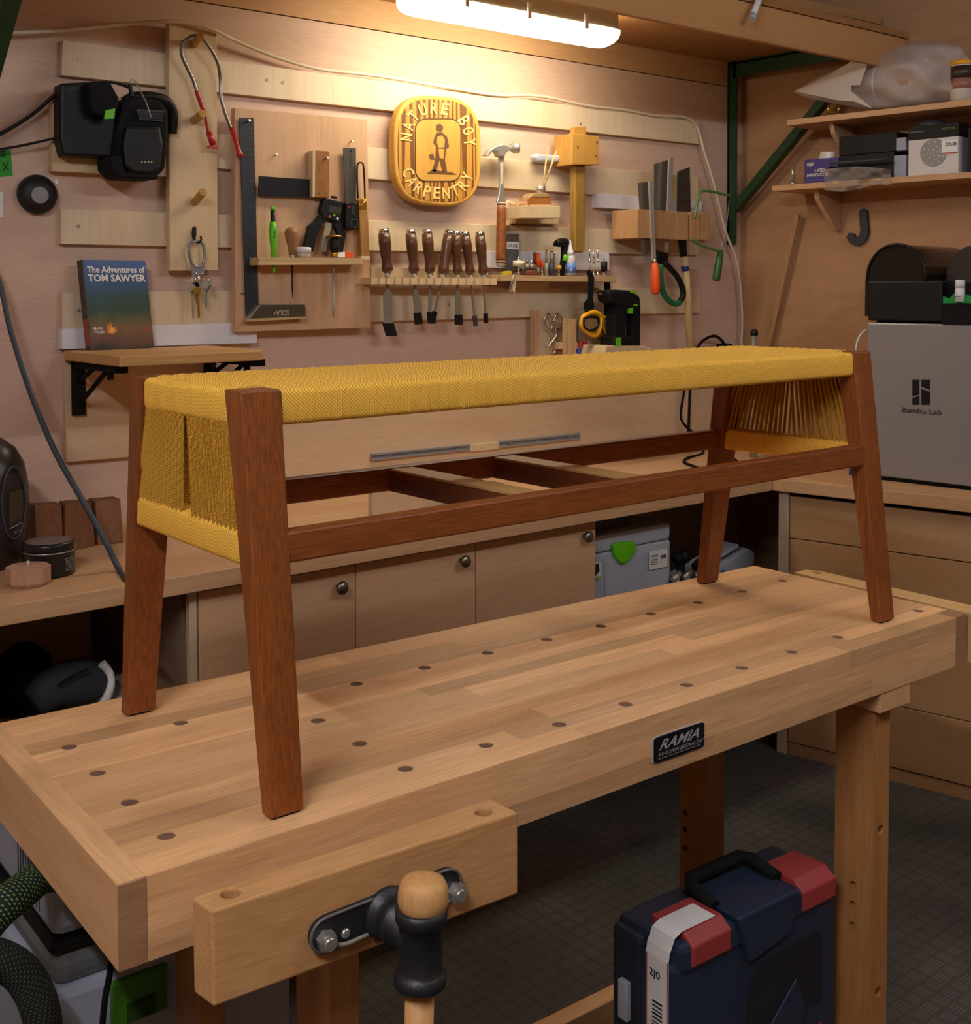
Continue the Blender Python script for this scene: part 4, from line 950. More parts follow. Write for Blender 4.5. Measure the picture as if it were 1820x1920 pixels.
rimw = wood('sign_rim_wood', 'd9a64c', 'bd8632', 'z', coarse=20, fine=60, rnd=0)
field = wood('sign_field_wood', 'd0a049', 'b98535', 'z', coarse=24, fine=60, rnd=0, streak=.3)
letter = plain('carved_letter', 'efc775', .5)
burn = plain('burnt_print', '5e3c18', .6)
outer = sup(82, 103); inner = sup(75, 96)
body = wp(outer, SO, .03)
mid = wp(inner, SO+.0006, .001)
panel = wp([(x+cx, y+cy) for x, y in rrect(-42, -60, 43, 57, 20, 5)], SO+.0012, .001)
frame = MB().tube([P(x+cx, y+cy, SO+.001) for x, y in rrect(-42, -60, 43, 57, 20, 5)], .0016, 6, closed=True)
LETS = []
def arc_text(word, a0, a1, rx, ry, hpx, wpx, flip=False):
    lets = MB(); LETS.append(lets)
    def pt(a):
        a = math.radians(a); X = cx+rx*math.copysign(abs(math.cos(a))**.72, math.cos(a)); return X, cy+ry*math.copysign(abs(math.sin(a))**.72, math.sin(a))+(X-cx)*.055
    pts = [pt(a0+(a1-a0)*i/240) for i in range(241)]; cum = [0]
    for p_, q_ in zip(pts[:-1], pts[1:]): cum.append(cum[-1]+math.hypot(q_[0]-p_[0], q_[1]-p_[1]))
    for i, ch in enumerate(word):
        if ch == ' ':
            lets = MB(); LETS.append(lets); continue
        tgt = cum[-1]*i/(len(word)-1); k = min(range(241), key=lambda j: abs(cum[j]-tgt))
        X, Y = pts[k]; (xa, ya), (xb, yb) = pts[max(k-12, 0)], pts[min(k+12, 240)]
        t = math.atan2(yb-ya, xb-xa); ux, uy = math.cos(t), math.sin(t); vx, vy = uy, -ux
        c00 = (X-ux*wpx/2-vx*hpx/2, Y-uy*wpx/2-vy*hpx/2); c10 = (c00[0]+ux*wpx, c00[1]+uy*wpx); c01 = (c00[0]+vx*hpx, c00[1]+vy*hpx)
        lets.text(ch, P(*c00, SO+.0012), P(*c10, SO+.0012), P(*c01, SO+.0012), .001)
arc_text('NATURE BOY', 190, 352, 60, 79, 22, 13.5)
arc_text('CARPENTRY', 154, 28, 60, 79, 22, 13.5, True)
fig = MB()
for pts in ([(817, 236), (822, 232), (829, 234), (831, 240), (828, 247), (821, 247), (817, 242)], [(820, 248), (829, 248), (838, 257), (842, 275), (836, 280), (834, 300), (838, 322), (829, 322), (824, 300), (818, 322), (810, 321), (816, 298), (817, 275), (812, 268), (815, 255)],
            [(799, 326), (812, 317), (822, 320), (850, 324), (856, 328), (828, 327)], [(804, 290), (812, 288), (815, 300), (806, 299)]):
    wp(pts, SO+.0016, .0008, fig)
lite = MB()
wp([(820, 256), (829, 254), (834, 262), (833, 276), (822, 277), (819, 268)], SO+.002, .0006, lite); wp([(822, 279), (833, 279), (831, 298), (824, 296)], SO+.002, .0006, lite)
thing('carved_sign', 'round cornered carved wooden sign with a figure in the middle', 'sign',
      [('rim', body, rimw, {'bevel': .006}), ('field', mid, sign_mat()), ('centre_panel', panel, field, {'sub': [('panel_edge', frame, burn), ('figure', fig, burn), ('figure_highlight', lite, field)]})]+[('lettering', l_, letter) for l_ in LETS])

# ---- claw hammer
HO = .06
hs = MB().prism([P(x, y, HO) for x, y in ((935, 290), (947, 290), (945, 300), (944, 340), (945, 365), (950, 380), (931, 380), (936, 362), (938, 335), (937, 305))], EY*.008)
hd = MB().prism([P(x, y, HO+.008) for x, y in ((912, 292), (918, 281), (930, 273), (943, 270), (955, 273), (958, 280), (950, 286), (946, 294), (936, 294), (932, 284), (924, 284), (916, 293))], EY*.022)
face_ = MB().lathe(P(955, 277, HO), P(970, 277, HO+.012)-P(955, 277, HO), [(0, .010), (.008, .011), (.010, .0165), (.026, .017), (.029, .014)], 20)
grip = MB(); gp0 = P(938.5, 494, HO); gp1 = P(939.5, 380, HO)
gl = (gp1-gp0).length
grip.lathe(gp0, gp1-gp0, [(0, .0135), (gl*.1, .0145), (gl*.5, .0138), (gl*.85, .0128), (gl, .0115)], 20)
def gring(f, mat_):
    c_ = gp0+(gp1-gp0)*f; return ('grip_ring', MB().lathe(c_, gp1-gp0, [(0, .0146-.0025*f), (.002, .0146-.0025*f)], 20), mat_)
thing('claw_hammer', 'steel claw hammer with a stacked leather grip', 'hammer',
      [('head', hd, STEEL, {'bevel': .003}), ('face', face_, STEEL), ('neck', hs, STEEL, {'bevel': .002, 'sub': [('label', wp([(939, 304), (943.5, 304), (943, 345), (939, 345)], HO+.0006, .001), plain('worn_label', 'b9b3a4', .5))]}),
       ('grip', grip, LEATH), gring(.03, PRINTW), gring(.06, INK), gring(.09, PRINTW), gring(.93, PRINTW), gring(.96, INK), gring(.985, PRINTW), ('butt', MB().lathe(P(938.5, 500, HO), gp1-gp0, [(0, .011), (.008, .0145)], 18), DSTEEL)])

# ---- reed diffuser on its block shelf
DO = .10
thing('diffuser_shelf', 'small pale wooden block shelf under the reed diffuser', 'shelf',
      [('back_plate', wp([(967, 378), (1047, 384), (1047, 420), (967, 419)], .03, .03), PALE), ('block', wp([(977, 386), (1050, 387), (1050, 409), (977, 409)], DO+.02, .085), PALE, {'bevel': .001}), ('hook_arm', wtube([(967, 384, .04), (950, 379, .045), (948, 392, .045)], .04, .004, 8), PALE)])
gl_ = plain('amber_oil', 'b06a1c', .06, 0, trans=.45); 
reeds = [('reed', MB().tube([P(1016, 360, DO-.005), P(*e, DO+q)], .0016, 6), plain('reed', 'd2a968', .7)) for e, q in (((1044, 282), .0), ((1041, 286), .02), ((1028, 274), -.03), ((1023, 300), -.04))]
thing('reed_diffuser', 'amber glass reed diffuser with thin reeds', 'diffuser',
      [('bottle', wp([(991, 371), (1034, 371), (1035, 386.5), (991, 386.5)], DO, .045), gl_, {'bevel': .004}), ('shoulder', wp([(993, 371), (1033, 371), (1026, 362), (1000, 362)], DO-.002, .04), plain('clear_glass_top', 'c9a878', .1, trans=.5), {'bevel': .003}), ('collar', stick((1013, 363), (1013, 349), DO-.018, [(0, 19), (.9, 19), (1, 16)], 20), STEEL)]+reeds)
cap = wp([(1003, 293), (1010, 288), (1050, 291), (1054, 297), (1046, 304), (1008, 303)], .05, .03)
thing('wall_hook', 'grey rounded plastic hook on the wall behind the reeds', 'hook', [(None, cap, GREY, {'bevel': .008})])

# ---- mallet
MO = .06
mh = MB().prism([P(x, y, MO+.045) for x, y in ((1073, 250), (1124, 256), (1123, 309), (1072, 309))], EY*.08)
side_ = []
mk = MB(); wp([(1076, 238), (1099, 236.5), (1099, 256), (1076, 254)], MO+.03, .02, mk)
thing('joiners_mallet', 'golden wooden joiners mallet with a square head', 'mallet',
      [('head', mh, MALL, {'bevel': .002}), ('handle_top', mk, MALL, {'bevel': .002}), ('handle', wp([(1077, 309), (1098, 309), (1096.5, 470), (1093, 474), (1080, 474), (1077.5, 470)], MO+.03, .024), wood('mallet_handle', 'a9833c', '7c5a20', 'z', coarse=30, fine=80, rnd=0), {'bevel': .006})]+
      [('dowel_pin', disc(P(x, y, MO+.045), (0, -1, 0), .004, .0008, 12), WALN) for x, y in ((1083, 276), (1119, 267), (1117, 293))])
# ---- chisels and rack
RO = .095
rack = [('back_strip', wp([(696, 500), (915, 508), (915, 522), (696, 519)], .04, .022), PALE)]
x0 = 696; i = 0
while x0 < 930:
    x1 = min(931, x0+(10.5 if i % 2 == 0 else 4.5)); y0 = 520+(x0-696)*.006
    rack.append(('rack_block', wp([(x0, y0), (x1, y0+.08), (x1, y0+13), (x0, y0+12.8)], RO if i % 2 == 0 else RO-.004, .06 if i % 2 == 0 else .056), PALE if i % 2 == 0 else BOARDZ)); x0 = x1; i += 1
thing('chisel_rack', 'slotted wooden rack strip holding the chisels', 'rack', rack)
ch = [(719, 428, 727, 518, 728, 606, 735, 630, 24, 19), (769, 430, 777, 519, 783, 586, 786, 608, 22, 12), (800, 430, 807, 519, 806, 585, 808, 607, 22, 6), (843, 432, 829, 520, 816, 584, 812, 606, 23, 5), (855, 433, 858, 520, 860, 590, 861, 609, 20, 12), (871, 434, 883, 521, 890, 592, 893, 611, 20, 4), (899, 434, 907, 521, 911, 588, 912, 606, 21, 4)]
chl = ['wide chisel with walnut handle at the start of the rack', 'medium chisel with walnut handle, second along the rack', 'narrow chisel with walnut handle standing upright third in the rack', 'slim chisel leaning with its blade crossed behind its neighbour', 'medium chisel upright behind the leaning handle', 'very slim chisel tilted with a grey tip guard', 'slim walnut handled chisel at the hammer end of the rack']
for (hx, hy, bx_, by, tx_, ty, gx, gy, hw, bw_), lab in zip(ch, chl):
    o1 = RO-.03 if 'crossed' not in lab else RO-.045
    p0 = P(bx_, by, o1); p1 = P(hx, hy, o1); ax = p1-p0; L_ = ax.length; r = rpx(p0, hw)
    handle = MB().lathe(p0, ax, [(.01, r*.55), (.014, r*.8), (L_*.12, r*.92), (L_*.2, r*.88), (L_*.3, r*.72), (L_*.45, r*.85), (L_*.7, r), (L_*.9, r*.9)], 18)
    ring = MB().lathe(p0+ax*.9, ax, [(0, r*.9), (L_*.06, r*.86), (L_*.1, r*.7)], 18)
    fer = MB().lathe(p0-ax.normalized()*.004, ax, [(0, r*.48), (.015, r*.55)], 14)
    b0_ = P(bx_, by+4, o1); t0 = P(tx_, ty, o1); g1 = P(gx, gy, o1); d_ = (t0-b0_).normalized(); sd = d_.cross(EY).normalized(); hwm = rpx(t0, bw_)
    blade = MB().prism([b0_+sd*hwm*.35, b0_+d_*.03+sd*hwm*.4, b0_+d_*.04+sd*hwm, t0+sd*hwm, t0-sd*hwm, b0_+d_*.04-sd*hwm, b0_+d_*.03-sd*hwm*.4, b0_-sd*hwm*.35], EY*.0035)
    guard = MB().prism([t0+sd*(hwm+.0025)+EY*-.002, g1+sd*(hwm+.0025)+EY*-.002, g1-sd*(hwm+.0025)+EY*-.002, t0-sd*(hwm+.0025)+EY*-.002], EY*.008)
    thing('chisel', lab, 'chisel', [('handle', handle, CHIS), ('striking_ring', ring, CHROME), ('ferrule', fer, STEEL), ('blade', blade, DSTEEL), ('tip_guard', guard, BLACK if 'grey' not in lab else DGREY)], group='walnut handled chisels in the rack')

# ---- bit shelf and the things on it
BO = .105; bo = BO-.03
thing('bit_shelf', 'narrow wooden ledge crowded with router bits and a glue bottle', 'shelf',
      [('ledge', wp([(938.5, 515.5), (1155, 519), (1155, 529), (938.5, 527)], BO, .085), wood('ledge_wood', 'cfae82', 'ae8a5c', 'x', coarse=14, fine=60, rnd=0), {'bevel': .001}),
       ('bracket', wp([(975, 529), (1030, 529), (1028, 541), (975, 541)], .05, .03), PALE)])
zb_ = P(1000, 515.5, bo).z
def bit(x, top, wshank, prof, label, nm='router_bit', mats=None, off=bo, cat='bit', bot=515.5):
    ps = []
    p0 = P(x, bot, off); p0.z = zb_-.002; p1 = P(x, top, off); H = p1.z-p0.z
    for i, (f0, f1, w0, w1, mt_, nm2) in enumerate(prof):
        ps.append((nm2, MB().lathe(p0+UP*H*f0, UP, [(0, rpx(p0, w0)), (H*(f1-f0), rpx(p0, w1))], 14), mt_))
    thing(nm, label, cat, ps, group='router and drill bits on the narrow ledge')
st, ds = CHROME, DSTEEL
cream = plain('cream_plastic', 'e0d3b4', .5)
bit(972, 481, 4, [(0, .5, 5, 5, st, 'shank'), (.5, .78, 22, 22, cream, 'collar'), (.78, 1, 7, 4, st, 'cutter')], 'router bit with a cream round collar')
bit(981, 484, 4, [(0, .6, 4, 4, ds, 'shank'), (.6, .85, 8, 11, cream, 'collar'), (.85, 1, 6, 3, st, 'cutter')], 'router bit with a small pale collar', off=bo-.02)
bit(988, 487, 4, [(0, .45, 4, 4, st, 'shank'), (.45, .7, 9, 9, ds, 'cutter'), (.7, 1, 5, 4, st, 'bearing')], 'short steel router bit with a dark flute')
bit(996.5, 487, 4, [(0, .45, 4, 4, st, 'shank'), (.45, .7, 9, 9, ds, 'cutter'), (.7, 1, 5, 4, st, 'bearing')], 'short steel router bit beside the orange cutter')
bit(1002, 473, 4, [(0, .5, 3, 3, ds, 'shank'), (.5, 1, 6, 6, plain('copper_bit', 'a5673f', .4, .5), 'cutter')], 'copper coloured bit behind the orange cutter', off=bo-.02)
bit(1009, 474, 4, [(0, .4, 5, 5, ds, 'shank'), (.4, 1, 9, 7, ORANGE, 'cutter')], 'orange coated spiral router bit')
bit(1016, 488, 4, [(0, .5, 4, 4, st, 'shank'), (.5, 1, 7, 4, ORANGE, 'cutter')], 'short orange coated router bit')
bit(1024, 468, 4, [(0, .5, 8, 8, ds, 'shank'), (.5, .85, 5, 5, ds, 'neck'), (.85, 1, 5, 3, st, 'tip')], 'tall dark bit holder with a steel tip')
bit(1034, 464, 4, [(0, .45, 11, 11, DGREY, 'body'), (.45, .8, 9, 9, ds, 'neck'), (.8, 1, 5, 5, st, 'tip')], 'tall grey bit holder with a chrome tip')
bit(1038, 474, 4, [(0, .5, 4, 4, ds, 'shank'), (.5, .9, 5, 5, YELL, 'sleeve'), (.9, 1, 4, 3, st, 'tip')], 'bit with a yellow sleeve behind the grey holder', off=bo-.02)
bit(1048, 493, 4, [(0, .5, 4, 4, st, 'shank'), (.5, .8, 9, 9, YELL, 'collar'), (.8, 1, 4, 3, st, 'tip')], 'short bit with a round yellow collar')
for i, (x, t) in enumerate(((1105, 465), (1112.5, 470), (1120.5, 465))):
    bit(x, t, 3, [(0, .12, 6, 6, st, 'hex_base'), (.12, .5, 4, 4, ds, 'shank'), (.5, .6, 5, 5, st, 'collar'), (.6, 1, 3, 2, st, 'flute')], 'slim hex shank drill bit standing by the goggle strap', 'drill_bit')
bit(1132, 478, 3, [(0, .22, 5, 5, st, 'shank'), (.22, .68, 13, 13, BLACK, 'stop_collar'), (.68, 1, 2, 1.4, ds, 'flute')], 'drill bit with a fat black depth stop collar', 'drill_bit')
lea = MB().prism([P(x, y, bo+.015) for x, y in ((987, 511), (996, 507), (1008, 508), (1014, 512), (1013, 516), (988, 515.5))], EY*.02)
thing('leather_scrap', 'small brown leather pouch lying on the ledge', 'pouch', [(None, lea, plain('brown_leather', '6d3a22', .6), {'bevel': .002})])
thing('sponge_scrap', 'yellow scrap lying at the hammer end of the ledge', 'scrap', [(None, wp([(946, 509), (959, 508), (961, 515.5), (945, 515.5)], bo, .025), plain('mustard_scrap', 'b5a022', .7), {'bevel': .002})])
card = wp([(950, 438), (972.5, 438.5), (973, 500), (950, 515)], bo-.03, .002)
thing('card_packet', 'grey hang card packet behind the hammer grip', 'packet', [('card', card, plain('grey_card', '55585a', .5)), ('white_band', wp([(950, 453), (973, 454), (973, 468), (950, 467)], bo-.0294, .001), PRINTW), ('lettering', MB().text('CA-502', P(951, 463, bo-.029), P(970, 464, bo-.029), P(951, 457, bo-.029)), INK), ('hang_tab', wp([(953, 446), (962, 441), (965, 447)], bo-.0294, .001), BRASS)])
thing('angle_attachment', 'black right angle drill attachment standing on the ledge', 'attachment',
      [('head', MB().tube(spline([P(1041, 457, bo), P(1050, 455, bo), P(1062, 456, bo)], 3), [.008, .010, .012, .013, .014, .014, .013], 14), BLACK), ('nose', MB().tube([P(1041, 457, bo), P(1039, 460, bo)], .006, 10), BLACK), ('neck', MB().tube([P(1058, 462, bo), P(1056, 485, bo), P(1052, 516, bo)], [.011, .009, .010], 12), BLACKM), ('green_ring', MB().tube([P(1060, 478, bo+.004), P(1058, 490, bo+.004)], .010, 10), LIME)])
thing('glue_bottle', 'small glue bottle with a white nozzle and blue label', 'bottle',
      [('body', stick((1070, 515.5), (1070, 478), bo+.012, [(0, 18), (.85, 18), (1, 13)], 20), plain('clear_plastic', 'c9c4bd', .2)), ('label', stick((1070, 512), (1070, 493), bo+.012, [(0, 18.6), (1, 18.6)], 20), plain('blue_label', '5f87c8', .5)), ('nozzle', stick((1069.5, 479), (1068.5, 450), bo+.012, [(0, 14), (.25, 13), (.35, 9), (.9, 4), (1, 2)], 16), WHITE),
       ('emblem', disc(P(1070, 506, bo+.0255), (0, -1, 0), .0035, .0006, 12), PRINTW)])
bagm = plain('clear_bag', 'c9b8a0', .25, alpha=.55)
thing('zip_bag', 'small clear plastic bag hanging over the ledge edge', 'bag', [(None, MB().grid(lambda u, v: P(966-8*v+12*(u-.5)*(.5+v*.6), 512+36*v+3*math.sin(u*7), BO+.004+.006*math.sin(v*3+u*5)), 8, 8), bagm)])

# ---- goggles hanging by their straps
go2 = BO+.004
def ribbon(pts, off, wpx, mat_):
    mb = MB(); q = spline([P(*p[:2], p[2] if len(p) > 2 else off) for p in pts], 4)
    mb.tube(q, rpx(q[0], wpx), 8, flat=.25); return mb
gl2 = plain('goggle_lens', 'b98f62', .1, alpha=.6)
def loop(pts, off, w, mb=None): return (mb or MB()).tube(spline([P(*p, off) for p in pts]+[P(*pts[0], off)], 4)[:-1], w, 8, closed=True)
def strap_w(pts, off, wd):
    mb = MB()
    for (x0, y0), (x1, y1) in zip(pts[:-1], pts[1:]): wp([(x0-wd/2, y0), (x0+wd/2, y0), (x1+wd/2, y1), (x1-wd/2, y1)], off, .003, mb)
    return mb
thing('safety_goggles', 'yellow and black safety goggles hanging by black straps from the ledge', 'goggles',
      [('strap', MB().prism([P(x, y, go2) for x, y in ((1100, 509), (1105, 506), (1111, 512), (1114, 522), (1112, 562), (1114, 575), (1111, 580), (1096, 580), (1096, 568), (1103, 560), (1104, 520))], EY*.004), BLACKM),
       ('rear_strap', wp([(1134, 529), (1144, 529), (1147, 600), (1134, 596)], go2-.045, .004), BLACKM), ('buckle', wp([(1099, 578), (1111, 579), (1110, 592), (1099, 591)], go2+.002, .008), BLACK),
       ('frame', loop([(1093, 594), (1108, 586), (1124, 590), (1126, 604), (1118, 628), (1100, 622), (1090, 610)], go2, .008), YELL), ('frame_trim', loop([(1094, 597), (1108, 594), (1121, 597), (1120, 612), (1106, 620), (1094, 612)], go2+.006, .004), BLACK),
       ('lens', wp([(1093, 598), (1121, 598), (1119, 614), (1107, 622), (1094, 614)], go2+.004, .002), gl2),
       ('nose_cup', loop([(1128, 596), (1148, 597), (1152, 610), (1146, 626), (1138, 633), (1132, 620)], go2-.01, .007), YELL), ('side_trim', wtube([(1126, 606), (1130, 622), (1136, 636), (1120, 634), (1104, 624)], go2, .0025, 6), BLACK)])
# ---- cordless drill on its stand
DRO = .13
thing('drill_stand', 'curved wooden stand under the cordless drill', 'stand', [(None, wp([(1136, 648), (1200, 647), (1222, 652), (1224, 668), (1130, 672)], DRO+.03, .16), PALE, {'bevel': .004})])
thing('cordless_drill', 'black cordless drill with lime green details', 'drill',
      [('chuck', MB().lathe(P(1135, 555, DRO), P(1150, 555, DRO)-P(1135, 555, DRO), [(0, .010), (.004, .016), (.02, .018)], 18), DGREY), ('bit', MB().tube([P(1122, 551, DRO), P(1137, 554, DRO)], .0022, 6), WALN),
       ('body', MB().prism([P(x, y, DRO+.028) for x, y in ((1140, 545), (1158, 543), (1185, 545), (1201, 555), (1203, 572), (1196, 578), (1165, 573), (1143, 567))], EY*.055), BLACK, {'bevel': .012}),
       ('grip', wp([(1158, 568), (1178, 571), (1176, 596), (1173, 645), (1153, 645), (1152, 598)], DRO+.022, .042), BLACKM, {'bevel': .006}),
       ('rear_bridge', wp([(1188, 572), (1201, 570), (1200, 644), (1185, 644), (1187, 600)], DRO+.02, .03), BLACKM, {'bevel': .002}), ('battery', wp([(1151, 630), (1201, 632), (1201, 650), (1150, 650)], DRO+.03, .06), BLACK, {'bevel': .005}),
       ('switch', wp([(1180, 579), (1187, 576), (1186, 588), (1180, 588)], DRO+.026, .01), LIME), ('top_stripe', wp([(1184, 545), (1194, 548), (1190, 551), (1182, 548)], DRO+.0285, .004), LIME), ('side_stripe', wp([(1188, 571), (1195, 570), (1195, 573), (1188, 574)], DRO+.0285, .004), LIME), ('battery_tab', wp([(1154, 633), (1164, 633), (1164, 649), (1154, 649)], DRO+.0305, .003), LIME)])
# ---- lower tool board: scissors, dowels, pliers
thing('lower_tool_board', 'pale board behind the scissors and pliers', 'board', [('board', wp([(1010, 581), (1135, 581), (1135, 700), (1010, 702)], .04, .018), PALE), ('edge_strip', wp([(1003, 581), (1010, 581), (1010, 702), (1003, 702)], .044, .022), BOARDZ)])
xo = .052
thing('kitchen_scissors', 'chrome kitchen scissors hung handles up', 'scissors',
      [('handle', loop([(1028, 588), (1034, 598), (1035, 612), (1031, 619), (1024, 614), (1020, 602), (1023, 591)], xo, .0034), CHROME), ('handle', loop([(1045, 588), (1051, 594), (1053, 604), (1048, 616), (1041, 616), (1038, 603), (1041, 592)], xo, .0034), CHROME),
       ('shank', wtube([(1031, 618), (1036, 628), (1041, 640), (1046, 648), (1045, 655), (1038, 664), (1036, 690)], xo, .004, 8), CHROME), ('shank', wtube([(1041, 616), (1043, 628), (1036, 640), (1029, 648), (1031, 656), (1038, 664), (1040, 690)], xo+.004, .004, 8), CHROME)])
thing('dowel_rack', 'little wooden loop rack on the pale board', 'rack', [(None, wp([(1050, 643), (1083, 642), (1083, 654), (1050, 655)], .075, .035), BOARDZ, {'bevel': .001})])
for i, x in enumerate((1061, 1069.5, 1077)):
    thing('dowel_stick', 'slim square wooden stick standing in the loop rack', 'stick', [(None, wp([(x-4+i*.4, 597+i), (x+4, 597+i), (x+3, 690), (x-3, 690)], .082, .008), wood('dowel_wood', 'd2b084', 'b98f62', 'z', rnd=.1), {'bevel': .001})], group='wooden sticks in the loop rack')
thing('pliers', 'pliers with red and blue handles hung on the pale board', 'pliers',
      [('handle', wtube([(1090, 641), (1086, 650), (1082, 660), (1079, 676)], .06, .0065, 10), RED, {'sub': [('blue_sleeve', wtube([(1085, 654), (1082, 662), (1079, 678)], .062, .0072, 10), BLUE)]}), ('handle', wtube([(1095, 641), (1099, 650), (1102, 660), (1103, 676)], .06, .0065, 10), RED), ('jaws', wp([(1086, 600), (1090, 598), (1094, 612), (1098, 640), (1086, 642), (1084, 616)], .06, .008), DSTEEL, {'bevel': .001})])

# ---- saw rack and saws
QO = .14
blocks = [((1172, 393), (1195, 393), (1195, 447), (1174, 445), .02), ((1195, 392), (1241, 394), (1241, 448), (1195, 447), QO), ((1242, 396), (1265, 397), (1265, 449), (1242, 448), QO-.01), ((1266, 396), (1290, 397), (1290, 450), (1266, 449), QO), ((1294, 397), (1312, 398), (1312, 450), (1294, 450), QO-.01), ((1315, 398), (1330, 399), (1330, 450), (1315, 450), QO)]
rackp = [('back_bar', MB().box((P(1250, 420, .03).x, WY-.04, P(1250, 420, .08).z), (P(1330, 420, .03).x-P(1172, 420, .03).x, .03, .07)), BOARDZ)]
x_prev = P(1195, 420, QO).x
for a, b, c_, d, o in blocks[1:]:
    p0, p1 = P(*a, QO), P(*c_, QO)
    rackp.append(('rack_block', MB().hexa([V3((p0.x, WY-QO, p1.z)), V3((p1.x, WY-QO, p1.z)), V3((p1.x, WY-.03, p1.z)), V3((p0.x, WY-.03, p1.z)), V3((p0.x, WY-QO, p0.z)), V3((p1.x, WY-QO, p0.z)), V3((p1.x, WY-.03, p0.z)), V3((p0.x, WY-.03, p0.z))]), wood('rack_wood', 'c79a6c', 'a5784c', 'z', coarse=14, fine=60, rnd=.1), {'bevel': .001}))
thing('saw_rack', 'slotted wooden rack block holding the hand saws', 'rack', rackp)
sb_ = plain('saw_blade', '8a857c', .35, .8); qs = QO+.006
thing('gents_saw', 'small back saw with a bright orange handle', 'saw',
      [('blade', wp([(1196, 343), (1218, 340), (1226, 470), (1204, 474)], qs-.02, .0016), sb_), ('spine', wp([(1217, 340), (1224, 340), (1230, 487), (1224, 488)], qs, .006), plain('bright_spine', 'b5b0a6', .4, .5)), ('ferrule', stick((1228, 493), (1227, 486), qs, [(0, 8), (1, 5)]), STEEL), ('handle', stick((1229, 552), (1228, 492), qs, [(0, 11), (.08, 15), (.3, 19), (.8, 17), (.95, 12), (1, 8)], 20), ORANGE)])
thing('pull_saw', 'tall steel back saw with a black and green loop handle', 'saw',
      [('blade', wp([(1226, 308), (1254, 299), (1250, 450), (1226, 450)], qs-.05, .0016), sb_), ('spine', wp([(1255, 296), (1263, 296), (1253, 472), (1247, 472)], qs-.03, .006), plain('bright_spine', '', .4)),
       ('handle_neck', wp([(1230, 466), (1241, 472), (1255, 474), (1253, 494), (1244, 503), (1236, 500)], qs-.02, .02), BLACK, {'bevel': .004}),
       ('handle_loop', wtube([(1245, 492), (1258, 505), (1270, 520), (1279, 540), (1280, 555), (1274, 566)], qs-.01, .0095, 10), BLACK), ('handle_grip', wtube([(1238, 496), (1238, 520), (1242, 545), (1252, 562), (1265, 570), (1274, 567)], qs-.01, .0095, 10), plain('green_rubber', '0f6b3c', .5))])
thing('ryoba_saw', 'dark bladed saw with a long pale round handle', 'saw',
      [('blade', wp([(1270, 322), (1293, 313), (1296, 445), (1268, 445)], qs-.075, .0016), plain('dark_blade_steel', '5f5a52', .4, .7)), ('neck', wp([(1275, 448), (1287, 448), (1289, 482), (1279, 482)], qs-.05, .012), BLACK, {'bevel': .003}),
       ('handle', MB().tube([P(1283.5, 481, qs-.045), P(1289, 560, qs-.045), P(1296, 690, qs-.045)], rpx(P(1283, 490, qs), 14.5), 16), wood('saw_handle', 'd8bf8c', 'c0a26c', 'z', coarse=20, fine=60, rnd=0)), ('blue_band', MB().tube([P(1284, 499, qs-.045), P(1284.8, 508, qs-.045)], rpx(P(1283, 490, qs), 15.2), 16), plain('blue_foil', '2a2f7e', .3))])
gsh = plain('green_lacquer', '4f7f2e', .4); dg_ = plain('dark_green_handle', '2c5a2c', .45)
thing('coping_saw', 'green coping saw frame with a dark green handle', 'saw',
      [('frame', wtube([(1302, 410), (1306, 385), (1310, 366), (1318, 358), (1338, 360), (1358, 365), (1368, 366)], QO+.03, .0042, 8), gsh), ('lower_arm', wtube([(1296, 448), (1305, 456), (1325, 464), (1345, 470), (1352, 470)], QO+.03, .0042, 8), gsh), ('handle', stick((1342, 526), (1351, 470), QO+.03, [(0, 12), (.06, 15), (.6, 14), (1, 10)], 16), dg_), ('pin', wtube([(1362, 366), (1370, 367)], QO+.03, .002, 6), STEEL), ('blade', wtube([(1367, 367), (1362, 420), (1350, 470)], QO+.03, .0006, 4), STEEL)])
thing('glue_spreader', 'clear plastic spreader hanging below the saw rack', 'spreader', [(None, wp([(1203, 448), (1224, 448), (1226, 488), (1207, 486)], QO-.04, .002), plain('clear_sheet', 'c0b6aa', .2, alpha=.35)), ])
thing('orange_scraper', 'orange strip tucked behind the back saw spine', 'scraper', [(None, wp([(1212, 448), (1220, 447), (1219, 472), (1214, 472)], QO-.02, .006), ORANGE)])

# ---- cables and bits on the worktop in the corner
thing('cable', 'black power cable looping up from the worktop behind the bench seat', 'cable', [('lead', MB().tube(spline([V3((P(1290, 690, .08).x, WY-.08, ZC+.005)), P(1296, 690, .08), P(1308, 652, .06), P(1320, 637, .05), P(1340, 630, .045), P(1354, 640, .045), P(1361, 652, .045)], 6), .005, 8), BLACKM), ('plug', MB().box(P(1358, 652, .03), (.045, .04, .03)), BLACKM, {'bevel': .005}), ('socket', MB().box(P(1360, 662, .012), (.07, .024, .07)), WHITEP, {'bevel': .004})])
zc = ZC+.005
lead = [P(1288, 690, .03), P(1283, 730, .03), P(1276, 775, .035), P(1282, 795, .04), P(1305, 818, .05), Z(1318, 848, zc), Z(1290, 858, zc), Z(1282, 866, zc), Z(1300, 874, zc), Z(1335, 884, zc), Z(1372, 872, zc), Z(1382, 866, zc), Z(1372, 858, zc)]
thing('cable', 'thin black cable hanging down the wall and coiled on the worktop', 'cable', [(None, MB().tube(spline(lead, 6), .0042, 8), BLACKM)])
pz = Z(1412, 858, ZC); pt_ = P(1414, 617, WY-pz.y)
hh = onp(1414, 617, pz, EY).z-ZC
